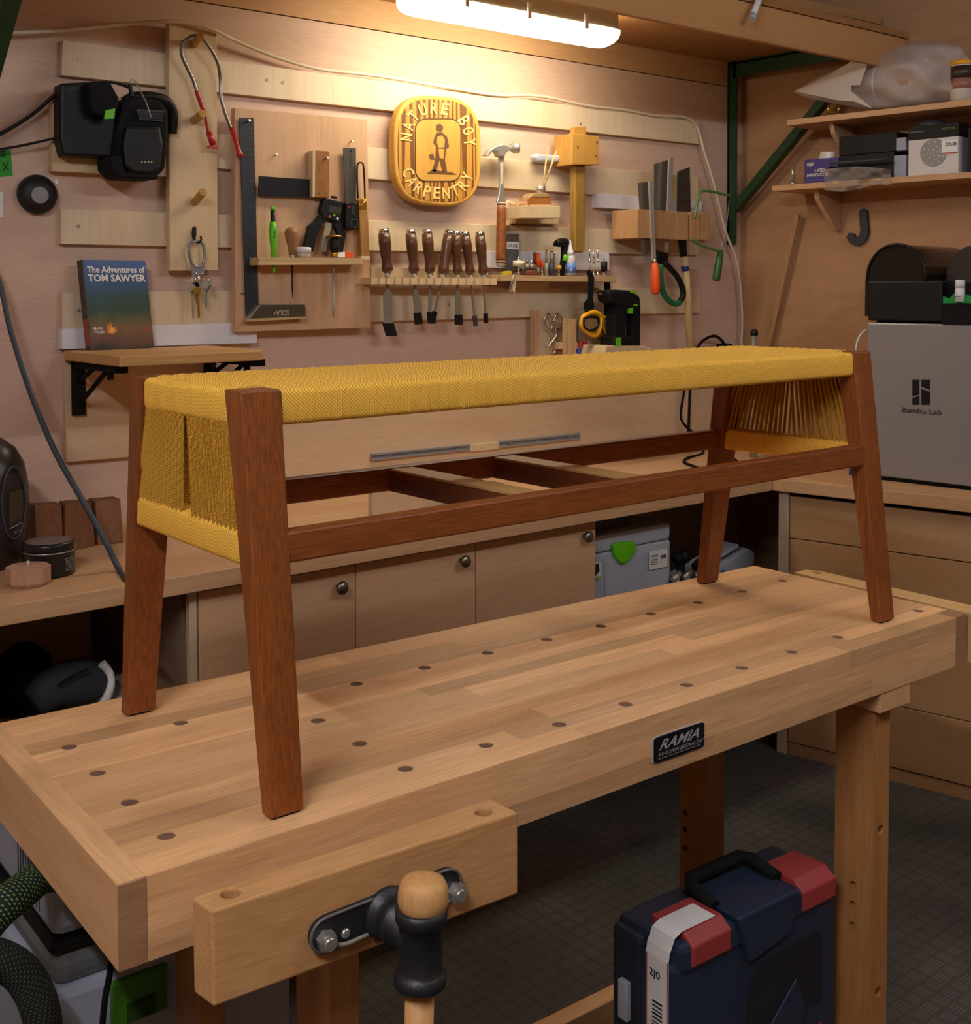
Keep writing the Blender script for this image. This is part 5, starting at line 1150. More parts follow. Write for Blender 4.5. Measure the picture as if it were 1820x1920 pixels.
thing('steel_tube', 'upright steel tube with a black cap in the corner', 'tube', [('tube', MB().lathe(pz, UP, [(0, .011), (hh-.012, .011)], 16), STEEL), ('cap', MB().lathe(pz+UP*(hh-.02), UP, [(0, .0125), (.01, .0125), (.018, .009), (.02, .003)], 16), BLACK)])
l0, l1 = R(1497, 400, .03), R(1408, 800, .02)
dl = (l1-l0).normalized(); 
t_ = (ZC-l0.z)/dl.z; l1 = l0+dl*t_
sd = dl.cross(RN).normalized()
thing('leaning_lath', 'thin wooden lath leaning against the right wall', 'lath', [(None, MB().hexa([l1-sd*.009, l1+sd*.009, l1+sd*.009+RN*.01, l1-sd*.009+RN*.01, l0-sd*.009, l0+sd*.009, l0+sd*.009+RN*.01, l0-sd*.009+RN*.01]), wood('lath_wood', 'b98f66', '9a724b', 'z', rnd=0), {'bevel': .001})])
thing('cable', 'thin white lead curving behind the grey printer', 'cable', [(None, MB().tube(spline([R(1624, 618, .30), R(1613, 628, .32), R(1606, 645, .33), R(1605, 668, .33), R(1607, 760, .33), Z(1606, 868, ZC+.004)], 6), .0034, 8), WHITE)])
thing('blue_block', 'small blue cap on the worktop beside the printer', 'cap', [(None, MB().lathe(Z(1602, 890, ZC), UP, [(0, .016), (.03, .016), (.034, .012)], 18), BLUE)])
# box and fence standing on the worktop under the bench
def CT(x, y): return Z(x, y, ZC)
f0_, f1_ = CT(698, 971), CT(905, 945)
fz = onp(700, 880, f0_, EY).z
thing('router_fence', 'upright pale plywood board standing on the worktop', 'board', [(None, MB().hexa([f0_, f1_, f1_+EY*.018, f0_+EY*.018]+[p+UP*(fz-ZC) for p in (f0_, f1_, f1_+EY*.018, f0_+EY*.018)]), PLYL, {'bevel': .001})])
rp0 = CT(838, 962)
thing('router_plate', 'black insert plate lying on the worktop by the upright board', 'plate', [('plate', MB().box(CT(890, 950)+UP*.004, (.20, .12, .006)), BLACK, {'bevel': .001}), ('clamp_block', MB().box(CT(920, 940)+UP*.025, (.05, .05, .045)), DGREY, {'bevel': .003})])

# ---- things on the left end of the worktop
dc = CT(-25, 1060); 
def dev(x, y, off=0): return onp(x, y, dc-EY*off, EY)
dh = dev(0, 820).z-ZC; dr = dev(52, 950).x-dc.x
body = MB().lathe(dc, UP, [(0, dr*.8), (.02, dr*.92), (dh*.3, dr), (dh*.6, dr*1.0), (dh*.8, dr*.9), (dh*.92, dr*.7), (dh*1.0, dr*.4), (dh*1.03, .01)], 32)
def onc(x, y):   # a point on the front of the round body
    d = ray(x, y); o = CAM-V3((dc.x, dc.y, 0)); a = d.x**2+d.y**2; b = 2*(o.x*d.x+o.y*d.y); c_ = o.x**2+o.y**2-(dr*1.01)**2
    q = b*b-4*a*c_; t = (-b-math.sqrt(max(q, 0)))/(2*a); return CAM+d*t
ov = [onc(26+22*math.cos(a)*1.0, 943+68*math.sin(a)) for a in [2*math.pi*i/28 for i in range(28)]]
scr = [(16, 925), (40, 915), (41, 965), (17, 988)]
thing('black_machine', 'tall rounded black machine with an oval display at the worktop end', 'machine',
      [('body', body, plain('dark_brown_plastic', '2a211e', .35)), ('oval_trim', MB().tube(ov, .0022, 6, closed=True), DGREY),
       ('display', MB().prism([onc(*p)-EY*.003 for p in scr], EY*.006), plain('unlit_display', '3d3428', .3)), ('line', MB().tube([onc(18, 991)-EY*.002, onc(41, 979)-EY*.002], .0008, 6), GREY),
       ('lettering', MB().text("sn'u", onc(25, 1001)-EY*.004, onc(38, 996)-EY*.004, onc(25, 994)-EY*.004), plain('dim_letter', '8b8378', .5))])
def block(pts, y0, th, lab):
    q = [Z(*p, ZC) for p in pts[:2]]; q[0].z = q[1].z = ZC+.0005
    t0 = onp(*pts[3], q[0]+EY*.02, EY); t1 = onp(*pts[2], q[1]+EY*.02, EY)
    thing('walnut_block', lab, 'block', [(None, MB().hexa([q[0], q[1], q[1]+EY*th, q[0]+EY*th, t0, t1, t1+EY*th, t0+EY*th]), WALN, {'bevel': .0015})], group='walnut blocks standing on the worktop')
block([(70, 1046), (119, 1036), (116, 945), (65, 948)], 0, .04, 'walnut block standing beside the black machine')
block([(122, 1036), (179, 1024), (172, 940), (122, 944)], 0, .04, 'middle walnut block with the grey cable passing in front')
block([(184, 1023), (231, 1018), (226, 935), (178, 939)], 0, .04, 'walnut block standing next to the bench leg')
tc_ = Z(93, 1083, ZC); tc_ = tc_+V3((.010, .030, 0)); tr_ = .048
th_ = .066
tinm = plain('black_tin', '15161a', .3)
txt = MB()
for i in range(6):
    for j in range(9):
        a = -1.25+j*.095; p = lambda a_, z_: tc_+V3((math.cos(a_)*(tr_+.0004), math.sin(a_)*(tr_+.0004), z_))
        z_ = .034-i*.0045
        txt.add([p(a, z_), p(a+.075, z_), p(a+.075, z_+.0018), p(a, z_+.0018)], [(0, 1, 2, 3)])
thing('wax_tin', 'round black wax tin with a printed lid on the worktop', 'tin',
      [('tin_body', MB().lathe(tc_, UP, [(0, tr_*.97), (.002, tr_), (.046, tr_), (.047, tr_*1.01)], 36), tinm, {'sub': [('print', txt, plain('faint_print', '8b8b8b', .5), {'kind': 'stuff'})]}),
       ('lid', MB().lathe(tc_+UP*.049, UP, [(0, tr_*1.02), (.013, tr_*1.02), (.0165, tr_*.97), (.0165, .001)], 36), tinm, {'sub': [('lid_art', MB().lathe(tc_+UP*.0656, UP, [(0, tr_*.9), (.0003, tr_*.9)], 36), plain('lid_print', '6a5d50', .3, var=.5)),
          ('lid_side_art', MB().prism([tc_+V3((math.cos(a)*(tr_*1.02+.0006), math.sin(a)*(tr_*1.02+.0006), .05)) for a in [-.75+i*.07 for i in range(7)]]+[tc_+V3((math.cos(a)*(tr_*1.02+.0006), math.sin(a)*(tr_*1.02+.0006), .062)) for a in [-.75+i*.07 for i in range(6, -1, -1)]], V3((.0004, -.0004, 0))), plain('honey_print', 'a86a1c', .4, var=.5)), ('lettering', MB().text('WAX', tc_+V3((-.02, -.012, .0662)), tc_+V3((.016, -.012, .0662)), tc_+V3((-.012, .012, .0662))), plain('faint_print', '', .5))]}),
       ('seam', MB().lathe(tc_+UP*.0465, UP, [(0, tr_*1.012), (.0025, tr_*1.012)], 36), STEEL)])
oc = Z(61, 1101, ZC)+V3((0, .022, 0))
oct_ = lambda r, z: [oc+V3((r*math.cos(math.pi/8+i*math.pi/4), r*math.sin(math.pi/8+i*math.pi/4), z)) for i in range(8)]
om = MB(); v_ = oct_(.034, 0)+oct_(.040, .008)+oct_(.040, .036)
om.add(v_, [list(range(8))[::-1], list(range(16, 24))]+[[k*8+i, k*8+(i+1) % 8, (k+1)*8+(i+1) % 8, (k+1)*8+i] for k in range(2) for i in range(8)])
thing('octagonal_lamp', 'small octagonal wooden block with a pale wick on top', 'candle', [('block', om, wood('octagon_wood', 'c79d80', 'a67c60', 'z', coarse=30, fine=90, rnd=0), {'bevel': .0008}), ('wick', MB().lathe(oc+UP*.036, UP, [(0, .0022), (.009, .0026)], 10), plain('wick', 'e2d7b4', .7))])

# ---- open bays under the worktop
sy = 2.22
def SY(x, y, off=0): return onp(x, y, (0, sy-off, 0), EY)
s1 = SY(1257, 1000); s0x = s1.x-.396; zt_ = SY(1117, 1006).z; zbx = zt_-.315
lidz = SY(1200, 1022).z
def sq(x0, y0, x1, y1, off, th): return MB().prism([SY(x0, y0, off), SY(x1, y1, off), ], EY*th)
def sbox(x0, x1, z0, z1, y0, y1): return MB().box(((x0+x1)/2, (y0+y1)/2, (z0+z1)/2), (x1-x0, y1-y0, z1-z0))
tl = SY(1178, 1020)
lt = MB().prism([SY(x, y, .014) for x, y in ((1150, 1023), (1156, 1018), (1188, 1015), (1194, 1020), (1194, 1032), (1182, 1050), (1172, 1058), (1163, 1056), (1152, 1040))], EY*.014)
lab_t = MB().text('SYSTAINER', SY(1220, 1046, .0068), SY(1233, 1043, .0068), SY(1220, 1042, .0068))
for i in range(3): lab_t.prism([SY(1220, 1050+i*4, .0068), SY(1232, 1048+i*4, .0068), SY(1232, 1049.5+i*4, .0068), SY(1220, 1051.5+i*4, .0068)], EY*.0002)
for i in range(6): lab_t.prism([SY(1239+i*1.6, 1041-i*.3, .0068), SY(1240+i*1.6, 1041-i*.3, .0068), SY(1240+i*1.6, 1048-i*.3, .0068), SY(1239+i*1.6, 1048-i*.3, .0068)], EY*.0002)
thing('tool_case', 'light grey stacking tool case with a lime green latch', 'case',
      [('body', sbox(s0x, s1.x, zbx, lidz-.002, sy, sy+.29), GREY, {'bevel': .006}), ('lid', sbox(s0x, s1.x, lidz, zt_, sy, sy+.29), GREY, {'bevel': .008}), ('latch', lt, LIME, {'bevel': .004}),
       ('front_panel', MB().prism([SY(x, y, .004) for x, y in ((1134, 1052), (1196, 1042), (1210, 1030), (1212, 1120), (1134, 1130))], EY*.004), plain('grey_panel', 'aab0ba', .5), {'bevel': .001}),
       ('label', MB().prism([SY(x, y, .006) for x, y in ((1217, 1035), (1251, 1028), (1251, 1062), (1217, 1069))], EY*.002), PRINTW, {'sub': [('print', lab_t, INK)]}),
       ('picture_label', MB().prism([SY(x, y, .006) for x, y in ((1108, 1056), (1127, 1053), (1127, 1084), (1108, 1088))], EY*.002), PRINTW, {'sub': [('picture', MB().prism([SY(x, y, .0066) for x, y in ((1110, 1062), (1122, 1056), (1124, 1070), (1117, 1080), (1110, 1076))], EY*.0004), INK), ('green_band', MB().prism([SY(x, y, .0066) for x, y in ((1108, 1084), (1127, 1080), (1127, 1083), (1108, 1087))], EY*.0004), LIME)]})])
thing('bay_shelf', 'plywood shelf inside the bay carrying the grey tool case', 'shelf', [(None, sbox(s0x-.008, 2.83, zbx-.018, zbx, DY+.01, WY-.02), BIRCHX)])
thing('guide_case', 'flat dark grey case lying on top of the grey tool case', 'case', [(None, sbox(s0x+.01, s1.x-.12, zt_, zt_+.05, sy+.04, sy+.26), DGREY, {'bevel': .008})])
ty = 2.30
def TYp(x, y, off=0): return onp(x, y, (0, ty-off, 0), EY)
a_, b_ = TYp(1322, 1088), TYp(1404, 1036); d_ = (b_-a_).normalized(); n_ = d_.cross(EY).normalized()
if n_.z < 0: n_ = -n_
thing('track_saw', 'pale grey hand machine leaning at an angle in the open bay', 'machine', [('body', MB().prism([a_-d_*.12-n_*.05, b_+d_*.02-n_*.05, b_+d_*.03-n_*.01, b_+n_*.015, a_-d_*.12+n_*.02], EY*.09), GREY, {'bevel': .008}), ('rail', MB().prism([a_-d_*.1+n_*.035, b_-d_*.04+n_*.035, b_-d_*.04+n_*.045, a_-d_*.1+n_*.05], EY*.06), GREY, {'bevel': .002}), ('blue_label', MB().prism([TYp(x, y, .001) for x, y in ((1346, 1077), (1356, 1068), (1364, 1072), (1362, 1078), (1346, 1086))], EY*.001), BLUE)])
for nm, lb, x, y, r in (('hand_tool', 'small black hand tool lying behind the bench leg in the bay', 1276, 1050, .026), ('hand_tool', 'dark grip of a tool lying low in the bay', 1312, 1062, .022)):
    p = TYp(x, y, .045)
    thing(nm, lb, 'tool', [('handle', MB().tube(spline([p-EX*.022, p+UP*.012, p+EX*.024], 4), r*.6, 10), BLACKM), ('head', MB().ball(p+EX*.012+UP*.008, (r, r*.8, r*.8)), BLACK), ('stem', MB().lathe(V3((p.x, p.y, zbx)), UP, [(0, .02), (p.z-zbx, .012)], 10), BLACKM)])
for i, (x, y) in enumerate(((1268, 1080), (1288, 1077), (1310, 1074))):
    p = TYp(x, y, .10); thing('metal_fitting', 'small steel fitting lying in the open bay', 'fitting', [('barrel', MB().tube([p-EX*.015-UP*.01, p+EX*.012+UP*.008], .009, 10), STEEL), ('stem', MB().lathe(V3((p.x, p.y, zbx)), UP, [(0, .012), (p.z-zbx, .009)], 10), DSTEEL)], group='small steel fittings in the open bay')
# shoes in the left bay
shy = DY+.16
def SYL(x, y, off=0): return onp(x, y, (0, shy-off, 0), EY)
p = SYL(115, 1330); r = pxm(p)
clo = plain('dark_cloth', '22252c', .8, 0, .4, 120)
thing('dark_cap', 'round black cap lying at the back of the open bay', 'cap', [('crown', MB().lathe(V3((SYL(85, 1300).x, shy+.12, zsh)), UP, [(0, .06), (.05, .062), (.10, .05), (.125, .02), (.13, .002)], 20), BLACKM), ('brim', MB().lathe(V3((SYL(85, 1300).x, shy+.12, zsh)), UP, [(0, .075), (.004, .075)], 20), BLACKM)])
up1 = MB(); c1_ = V3((SYL(120, 1330).x, shy, zsh+.012))
upv_ = [(-.06, .03, .030), (-.035, .045, .038), (-.005, .055, .042), (.03, .05, .045), (.06, .045, .04), (.075, .04, .03)]
up1.tube([c1_+EX*a+UP*b for a, b, q in upv_], [q for a, b, q in upv_], 14)
sole = MB().tube(spline([c1_+V3(q) for q in ((-.055, -.03, .0), (.0, -.045, .0), (.05, -.045, .005), (.08, -.03, .03), (.085, -.02, .06), (.07, -.02, .085))], 5), .009, 8)
thing('sneaker', 'dark cloth sneaker with a white rubber sole edge in the open bay', 'shoe', [('upper', up1, clo), ('sole', sole, WHITEP), ('laces', MB().tube(spline([c1_+V3((-.03, -.05, .07)), c1_+V3((0, -.055, .085)), c1_+V3((.03, -.05, .09))], 4), .003, 6), BLACKM)])
thing('grey_board', 'blue grey sheet leaning in the open bay beside the shoe', 'board', [(None, MB().hexa([SYL(190, 1346), SYL(268, 1328), SYL(268, 1328)+EY*.1, SYL(190, 1346)+EY*.1, SYL(182, 1325), SYL(268, 1284), SYL(268, 1284)+EY*.1, SYL(182, 1325)+EY*.1]), GREY)])

# ================================================================== RIGHT WALL
SOFF = .20
def shelf_r(pxl, pxr, lab):
    z = (R(*pxl, SOFF).z+R(*pxr, SOFF).z)/2; a = R(*pxl, SOFF); t0 = (a-CORNER).dot(RT); t1 = t0+1.6
    q = lambda t, o, z_: V3((CORNER.x, CORNER.y, 0))+RT*t+RN*o+UP*z_
    mb = MB().hexa([q(t0, SOFF, z), q(t1, SOFF, z), q(t1, 0.002, z), q(t0, .002, z), q(t0, SOFF, z+.018), q(t1, SOFF, z+.018), q(t1, .002, z+.018), q(t0, .002, z+.018)])
    ps = [('board', mb, TOPR, {'bevel': .001})]
    for dt in (.12, .9):
        ps.append(('bracket', MB().prism([q(t0+dt, .002, z), q(t0+dt, SOFF-.05, z), q(t0+dt, SOFF-.06, z-.03), q(t0+dt, .03, z-.125), q(t0+dt, .002, z-.125)], RT*.016), BOARDZ))
    thing('wall_shelf', lab, 'shelf', ps); return t0, z+.018
tA, zA = shelf_r((1475, 234.5), (1820, 199), 'upper plywood shelf on the right wall under the plastic bag')
tB, zB = shelf_r((1447, 357), (1820, 335.5), 'lower plywood shelf on the right wall carrying boxes')
def RF(off): return lambda x, y, o=0: R(x, y, off+o)
def rbox(x0, x1, y0, z0, off, depth, ytop=None, mb=None):
    """box standing on a shelf: front edge px x0..x1, top at px row y0 (at x0), base height z0, front face `off` from the wall"""
    a = R(x0, y0, off); b = R(x1, y0, off); h = a.z-z0; t0 = (a-CORNER).dot(RT); t1 = (b-CORNER).dot(RT)
    c_ = V3((CORNER.x, CORNER.y, 0))+RT*(t0+t1)/2+RN*(off-depth/2)+UP*(z0+h/2)
    return (mb or MB()).box(c_, (abs(t1-t0), depth, h), (RT, RN, UP))
def rtext(body, x0, y0, x1, h, off, mb=None):  # y0 baseline at left pixel
    a = R(x0, y0, off); b = R(x1, y0, off); b.z = a.z; return (mb or MB()).text(body, a, b, a+UP*h)
# J hook letter
jp = spline([V3((x, y, 0)) for x, y in ((1617, 395), (1618, 415), (1619.5, 432), (1616, 446), (1606, 453), (1597, 449), (1593, 441))], 6)
lft, rgt = [], []
for i, p in enumerate(jp):
    t = (jp[min(i+1, len(jp)-1)]-jp[max(i-1, 0)]).normalized(); n = V3((-t.y, t.x, 0)); lft.append(p+n*7.3); rgt.append(p-n*7.3)
jo = lft+[jp[-1]+(jp[-1]-jp[-3]).normalized()*5]+rgt[::-1]+[jp[0]+(jp[0]-jp[2]).normalized()*4]
thing('letter_hook', 'dark letter shaped hook on the right wall', 'hook', [(None, rp([(p.x, p.y) for p in jo], .014, .014), plain('dark_letter', '2a2c34', .5), {'bevel': .002})])
# upper shelf: bag, can, screws
def bag_out(t):  # outline in pixels, t in 0..1 from tip to right end: (x, top, bottom)
    xs = [1488, 1520, 1560, 1600, 1640, 1680, 1720, 1760, 1800, 1818]; tp_ = [171, 152, 132, 116, 102, 88, 80, 79, 87, 112]; bt = [173, 186, 194, 201, 203, 202, 199, 194, 189, 165]
    f = t*(len(xs)-1); i = min(int(f), len(xs)-2); f -= i
    return [u[i]*(1-f)+u[i+1]*f for u in (xs, tp_, bt)]
def bag(u, v):
    x, a, b = bag_out(u); th = 2*math.pi*v
    wdt = .075*min(1, u*1.6)*(1 if u < .9 else max(.15, (1-u)*10))
    y = (a+b)/2-(b-a)/2*math.cos(th)
    w = wdt*math.sin(th)*(1+.25*math.sin(9*u+3*th)+.15*math.sin(23*u-5*th))
    return R(x, y+2.5*math.sin(17*u+4*th)*math.sin(math.pi*u)*(1 if abs(math.cos(th)) < .8 else .2), .11+w)
bagmb = MB().grid(bag, 44, 36)
plas = plain('frosted_polythene', 'e2d8d0', .35, alpha=.42, bump=.7, bscale=30)
roll = MB().lathe(R(1700, 150, .10), RT, [(-.075, .001), (-.075, .058), (.085, .058), (.085, .001)], 28)
thing('plastic_bag', 'crumpled frosted plastic bag lying on the upper wall shelf', 'bag', [('film', bagmb, plas, {'sub': [('fold_flap', MB().prism([R(x, y, .186) for x, y in ((1490, 171), (1555, 140), (1615, 103), (1632, 103), (1612, 160), (1595, 160), (1596, 172), (1636, 204), (1600, 190), (1570, 188))], -RN*.001), plain('polythene_fold', 'dcd0c6', .4, alpha=.55))]})])
thing('paper_roll', 'brown paper roll inside the frosted plastic bag', 'roll', [('roll', roll, plain('kraft', 'a98672', .7)), ('roll_rim', MB().tube([R(1700, 150, .10)-RT*.086+(RN*math.cos(a)+UP*math.sin(a))*.054 for a in [2*math.pi*i/24 for i in range(24)]], .003, 6, closed=True), WHITEP)])
cc = R(1804, 182, .165); cc.z = zA; chh = R(1804, 114, .165).z-zA
thing('spray_tin', 'small printed tin with a yellow rim on the upper wall shelf', 'tin', [('tin', MB().lathe(cc, UP, [(0, .033), (chh*.93, .033)], 28), plain('tin_print', 'd8cfc0', .35)), ('rim', MB().lathe(cc+UP*chh*.88, UP, [(0, .0345), (chh*.1, .0345), (chh*.12, .028)], 28), YELL),
    ('dark_print', MB().lathe(cc+UP*chh*.55, UP, [(0, .0333), (chh*.3, .0333)], 28), plain('tin_dark', '3b2a22', .4)), ('red_print', MB().lathe(cc+UP*chh*.3, UP, [(0, .0333), (chh*.25, .0333)], 28), plain('tin_red', '9c6a58', .4))])
for i, (x, y) in enumerate(((1552.5, 194), (1571.5, 198))):
    p = R(x, 213, SOFF-.03); p.z = zA; h = R(x, y, SOFF-.03).z-zA
    thing('bolt', 'brass bolt standing at the end of the upper wall shelf', 'bolt', [('head', MB().lathe(p, UP, [(0, .0065), (.008, .0065)], 6), BRASS), ('thread', MB().lathe(p+UP*.008, UP, [(0, .0036), (h-.008, .0036)], 10), BRASS)], group='brass bolts on the upper wall shelf')
# lower shelf
p = R(1486, 344, SOFF-.03); p.z = zB; h = R(1486, 309, SOFF-.03).z-zB
thing('bolt', 'single large steel bolt standing on the lower wall shelf', 'bolt', [('head', MB().lathe(p, UP, [(0, .010), (.009, .010)], 6), STEEL), ('thread', MB().lathe(p+UP*.009, UP, [(0, .005), (h-.009, .005)], 10), STEEL)])
o_ = .17
thing('glove_box', 'purple box of latex gloves on the lower wall shelf', 'box', [('carton', rbox(1508, 1572, 300, zB, o_, .11), plain('purple_card', '3a2a78', .5), {'bevel': .001}), ('lettering', rtext('VEBA', 1512, 312, 1526, .011, o_+.0006).add([], []), PRINTW), ('lettering', rtext('LATEX', 1528, 323, 1548, .010, o_+.0006), PRINTW), ('lettering', rtext('HANDSCHUHE', 1513, 332, 1562, .010, o_+.0006), PRINTW), ('stripe', rbox(1512, 1545, 338, R(1512, 339, o_).z, o_+.0006, .0006), plain('violet_line', '7d6fb5', .5))])
thing('paper_tag', 'curled white paper tag standing on the purple glove box', 'tag', [(None, MB().grid(lambda u, v: R(1538+27*u-3*v, 284+16*v, o_-.02+.02*math.sin(u*3)), 8, 3), PRINTW)])
gap = R(1578, 291, o_).z
blk = plain('black_card', '0f0f0f', .55, spec=.25); sil = plain('silver_card', '8f93a3', .45)
thing('abrasive_box', 'black carton, topmost of the pair beside the gloves', 'box', [('carton', rbox(1573, 1680, 257, gap, o_-.01, .12), blk, {'bevel': .001}), ('silver_end', rbox(1680, 1698, 259, gap, o_-.01, .12), sil)])
thing('abrasive_box', 'black carton at the bottom of the pair beside the gloves', 'box', [('carton', rbox(1573, 1676, 293, zB, o_-.005, .12), blk, {'bevel': .001}), ('silver_end', rbox(1676, 1698, 292, zB, o_-.005, .12), sil)])
def film(u, v):
    x = 1545+125*u; y = 318+(38+8*math.sin(5*u))*v-6*math.sin(math.pi*u); return R(x, y, SOFF+.012+.012*math.sin(9*u+6*v)+.006*math.sin(21*u-9*v))
thing('cling_bag', 'clear crinkled bag with black parts hanging off the lower wall shelf', 'bag', [('film', MB().grid(film, 30, 14), plain('crinkle_film', 'b9aca0', .15, alpha=.45)), ('black_parts', MB().tube(spline([R(1556, 318, o_+.01), R(1585, 322, o_+.012), R(1610, 316, o_+.012), R(1640, 322, o_+.01)], 4), .012, 8), BLACK), ('edge', MB().tube(spline([R(1556, 306, SOFF), R(1600, 303, SOFF), R(1660, 298, SOFF)], 4), .004, 6), DGREY)])
ox = .165
fr = R(1703, 325, ox)
dd = MB()
cdisc = R(1750, 286, ox+.0012); 
thing('disc_box', 'white and black carton printed with a grey sanding disc', 'box',
      [('carton', rbox(1703, 1797, 262, zB, ox, .14), plain('white_card', 'cfcac6', .5), {'bevel': .001}), ('black_top', rbox(1702.5, 1797.5, 238, R(1703, 264, ox).z, ox+.0008, .1415), blk, {'bevel': .001}),
       ('disc_print', MB().lathe(cdisc, RN, [(0, .041), (.0004, .041)], 32), plain('grey_disc', '8c8a88', .5), {'sub': [('hole_print', MB().lathe(cdisc+(RT*math.cos(a)*r_+UP*math.sin(a)*r_), RN, [(0, .0016), (.0009, .0016)], 6), PRINTW) for r_, n2 in ((.009, 4), (.02, 8), (.032, 10)) for a in [2*math.pi*i/n2+.2 for i in range(n2)]]}),
       ('price_sticker', rbox(1765, 1795, 264, R(1765, 290, ox).z, ox+.0022, .0006), PRINTW, {'sub': [('lettering', rtext('DUB', 1773, 274, 1793, .010, ox+.0024), INK), ('red_line', rbox(1765, 1795, 286.5, R(1765, 289.5, ox).z, ox+.0026, .0004), RED)]}),
       ('green_print', rtext('FESTOOL', 1766, 244, 1792, .006, ox+.0012), plain('green_print', '4f8f2c', .5)), ('grey_print', rtext('STICKFIX', 1706, 250, 1733, .004, ox+.0012), plain('grey_print2', '8c8c8c', .5))])
thing('disc_box', 'dark carton end at the edge of the lower wall shelf', 'box', [(None, rbox(1814, 1870, 240, zB, ox, .14), blk, {'bevel': .001})])
thing('sanding_pad', 'round dark sanding pad lying on the white and black carton', 'pad', [(None, MB().ball(R(1750, 238, ox-.06), (.045, .055, .022), (RT, RN, UP), 24, 10), DGREY)])

# ---- printer on the side worktop
p0 = Z(1622, 897, ZC); p1 = Z(1820, 918, ZC); fd = (RT*.75+(p1-p0).normalized()*.25).normalized(); fnn = V3((fd.y, -fd.x, 0))
if fnn.x > 0: fnn = -fnn
p0 = Z(1622, 897.5, ZC)
PH = onp(1640, 605, p0, fnn).z-ZC; PWd = .389
def PB(a, b, c_): return p0+fd*a-fnn*b+UP*c_       # along face, into the wall side, up
def pbox(a0, a1, b0, b1, c0_, c1_, mb=None): return (mb or MB()).hexa([PB(a, b, c_) for c_ in (c0_, c1_) for a, b in ((a0, b0), (a1, b0), (a1, b1), (a0, b1))])
def PF(x, y, off=0): return onp(x, y, p0+fnn*off, fnn)
silver = plain('printer_silver', '8f8a88', .42, .25)
lg = MB()
for pts in ([(1710, 712), (1723, 712), (1723, 740), (1710, 743)], [(1710, 746), (1723, 742), (1723, 759), (1710, 759)], [(1727, 712), (1743, 712), (1743, 731), (1727, 725)], [(1727, 729), (1743, 735), (1743, 759), (1727, 759)]):
    lg.prism([PF(*q, .0008) for q in pts], -fnn*.0006)
nm_ = MB(); a_ = PF(1691, 773, .0006); b_ = PF(1765, 775, .0006); b_.z = a_.z; nm_.text('Bambu Lab', a_, b_, a_+UP*.0145)
DP = .36
thing('printer', 'grey metal printer cabinet with a black logo on its side', 'printer',
      [('body', pbox(0, PWd, 0, DP, .012, PH), silver, {'bevel': .004}), ('foot_strip', pbox(.01, PWd-.01, .012, DP-.01, 0, .012), BLACKM), ('logo', lg, BLACK), ('lettering', nm_, plain('dark_letters', '2b2828', .5))])
zt2 = PH+.006
amw = PF(1765, 560).x*0+((PF(1765, 560)-p0).dot(fd))
am0 = (PF(1619, 560)-p0).dot(fd)
zb1 = onp(1640, 527, p0, fnn).z-ZC
lid_r0 = (PF(1624, 520)-p0).dot(fd); lid_r1 = (PF(1735, 520)-p0).dot(fd)
ztop = PF(1680, 458).z-ZC
lid = MB(); m_ = 18
prof = []
for i in range(m_+1):
    a = math.pi*i/m_; prof.append(((lid_r0+lid_r1)/2-(lid_r1-lid_r0)/2*math.cos(a), zb1+(ztop-zb1)*math.sin(a)**.9))
lid.prism([PB(a, .004, c_) for a, c_ in prof], -fnn*(DP-.02))
smoke = plain('smoked_lid', '17140f', .12, alpha=.93)
spool = MB().lathe(PB((lid_r0+lid_r1)/2+.01, .1, zb1+.02), -fnn, [(0, .04), (.05, .04)], 24)
thing('filament_unit', 'black filament box with a smoked domed lid on the grey printer', 'filament box',
      [('base', pbox(am0+.012, amw, .001, DP-.02, zt2, zb1), BLACK, {'bevel': .004}), ('end_lip', pbox(am0, am0+.016, .006, DP-.03, zt2+.012, zb1+.001), BLACK, {'bevel': .002}), ('lid', lid, smoke), ('rear_base', pbox(amw, amw+.14, .03, DP-.02, zt2, zb1-.006), BLACKM, {'bevel': .004}), ('foot', pbox(am0+.03, amw+.1, .02, DP-.04, PH, zt2), BLACKM),
       ('rear_lid', MB().prism([PB(amw-.02+.0+q, .07, c_) for q, c_ in [( .15*(1-math.cos(math.pi*i/12))/2, zb1-.006+(ztop-zb1)*math.sin(math.pi*i/12)) for i in range(13)]], -fnn*(DP-.10)), plain('grey_smoked_lid', '3c3733', .15, alpha=.9)), ('lid_frame', MB().tube([PB(a, .002, c_) for a, c_ in prof], .004, 6), BLACK)])
bp_ = PB((PF(1798, 560)-p0).dot(fd), .02, PH)
bz = PF(1798, 533).z-ZC-PH
gz = PF(1790, 566).z-ZC
thing('tray_clip', 'green plastic tray holding the white bottle on the printer top', 'tray', [('tray', pbox((PF(1767, 560)-p0).dot(fd), (PF(1820, 560)-p0).dot(fd)+.05, -.004, .026, PH, gz+.003), BLACKM), ('clip', MB().prism([PF(x, y, .006) for x, y in ((1767, 569), (1767, 556), (1779, 560), (1790, 548), (1800, 548), (1830, 560), (1830, 569))], -fnn*.01), plain('green_plastic', '108a3a', .45), {'bevel': .001})])
bw0 = PF(1798, 566, .012)
thing('white_bottle', 'small white capped bottle on the printer', 'bottle', [('bottle', MB().lathe(bw0-fnn*.004, UP, [(0, .0125), (.036, .0125), (.038, .011)], 20), WHITE), ('cap', MB().lathe(bw0-fnn*.004+UP*.037, UP, [(0, .0128), (.02, .0126), (.022, .011)], 20), WHITE), ('print', rtext('Mesto', 1794, 558, 1802, .003, 0).add([], []) if False else MB().text('glue', bw0+fnn*.0092+UP*.012-fd*.007, bw0+fnn*.0092+UP*.012+fd*.007, bw0+fnn*.0092+UP*.017-fd*.007), INK)])

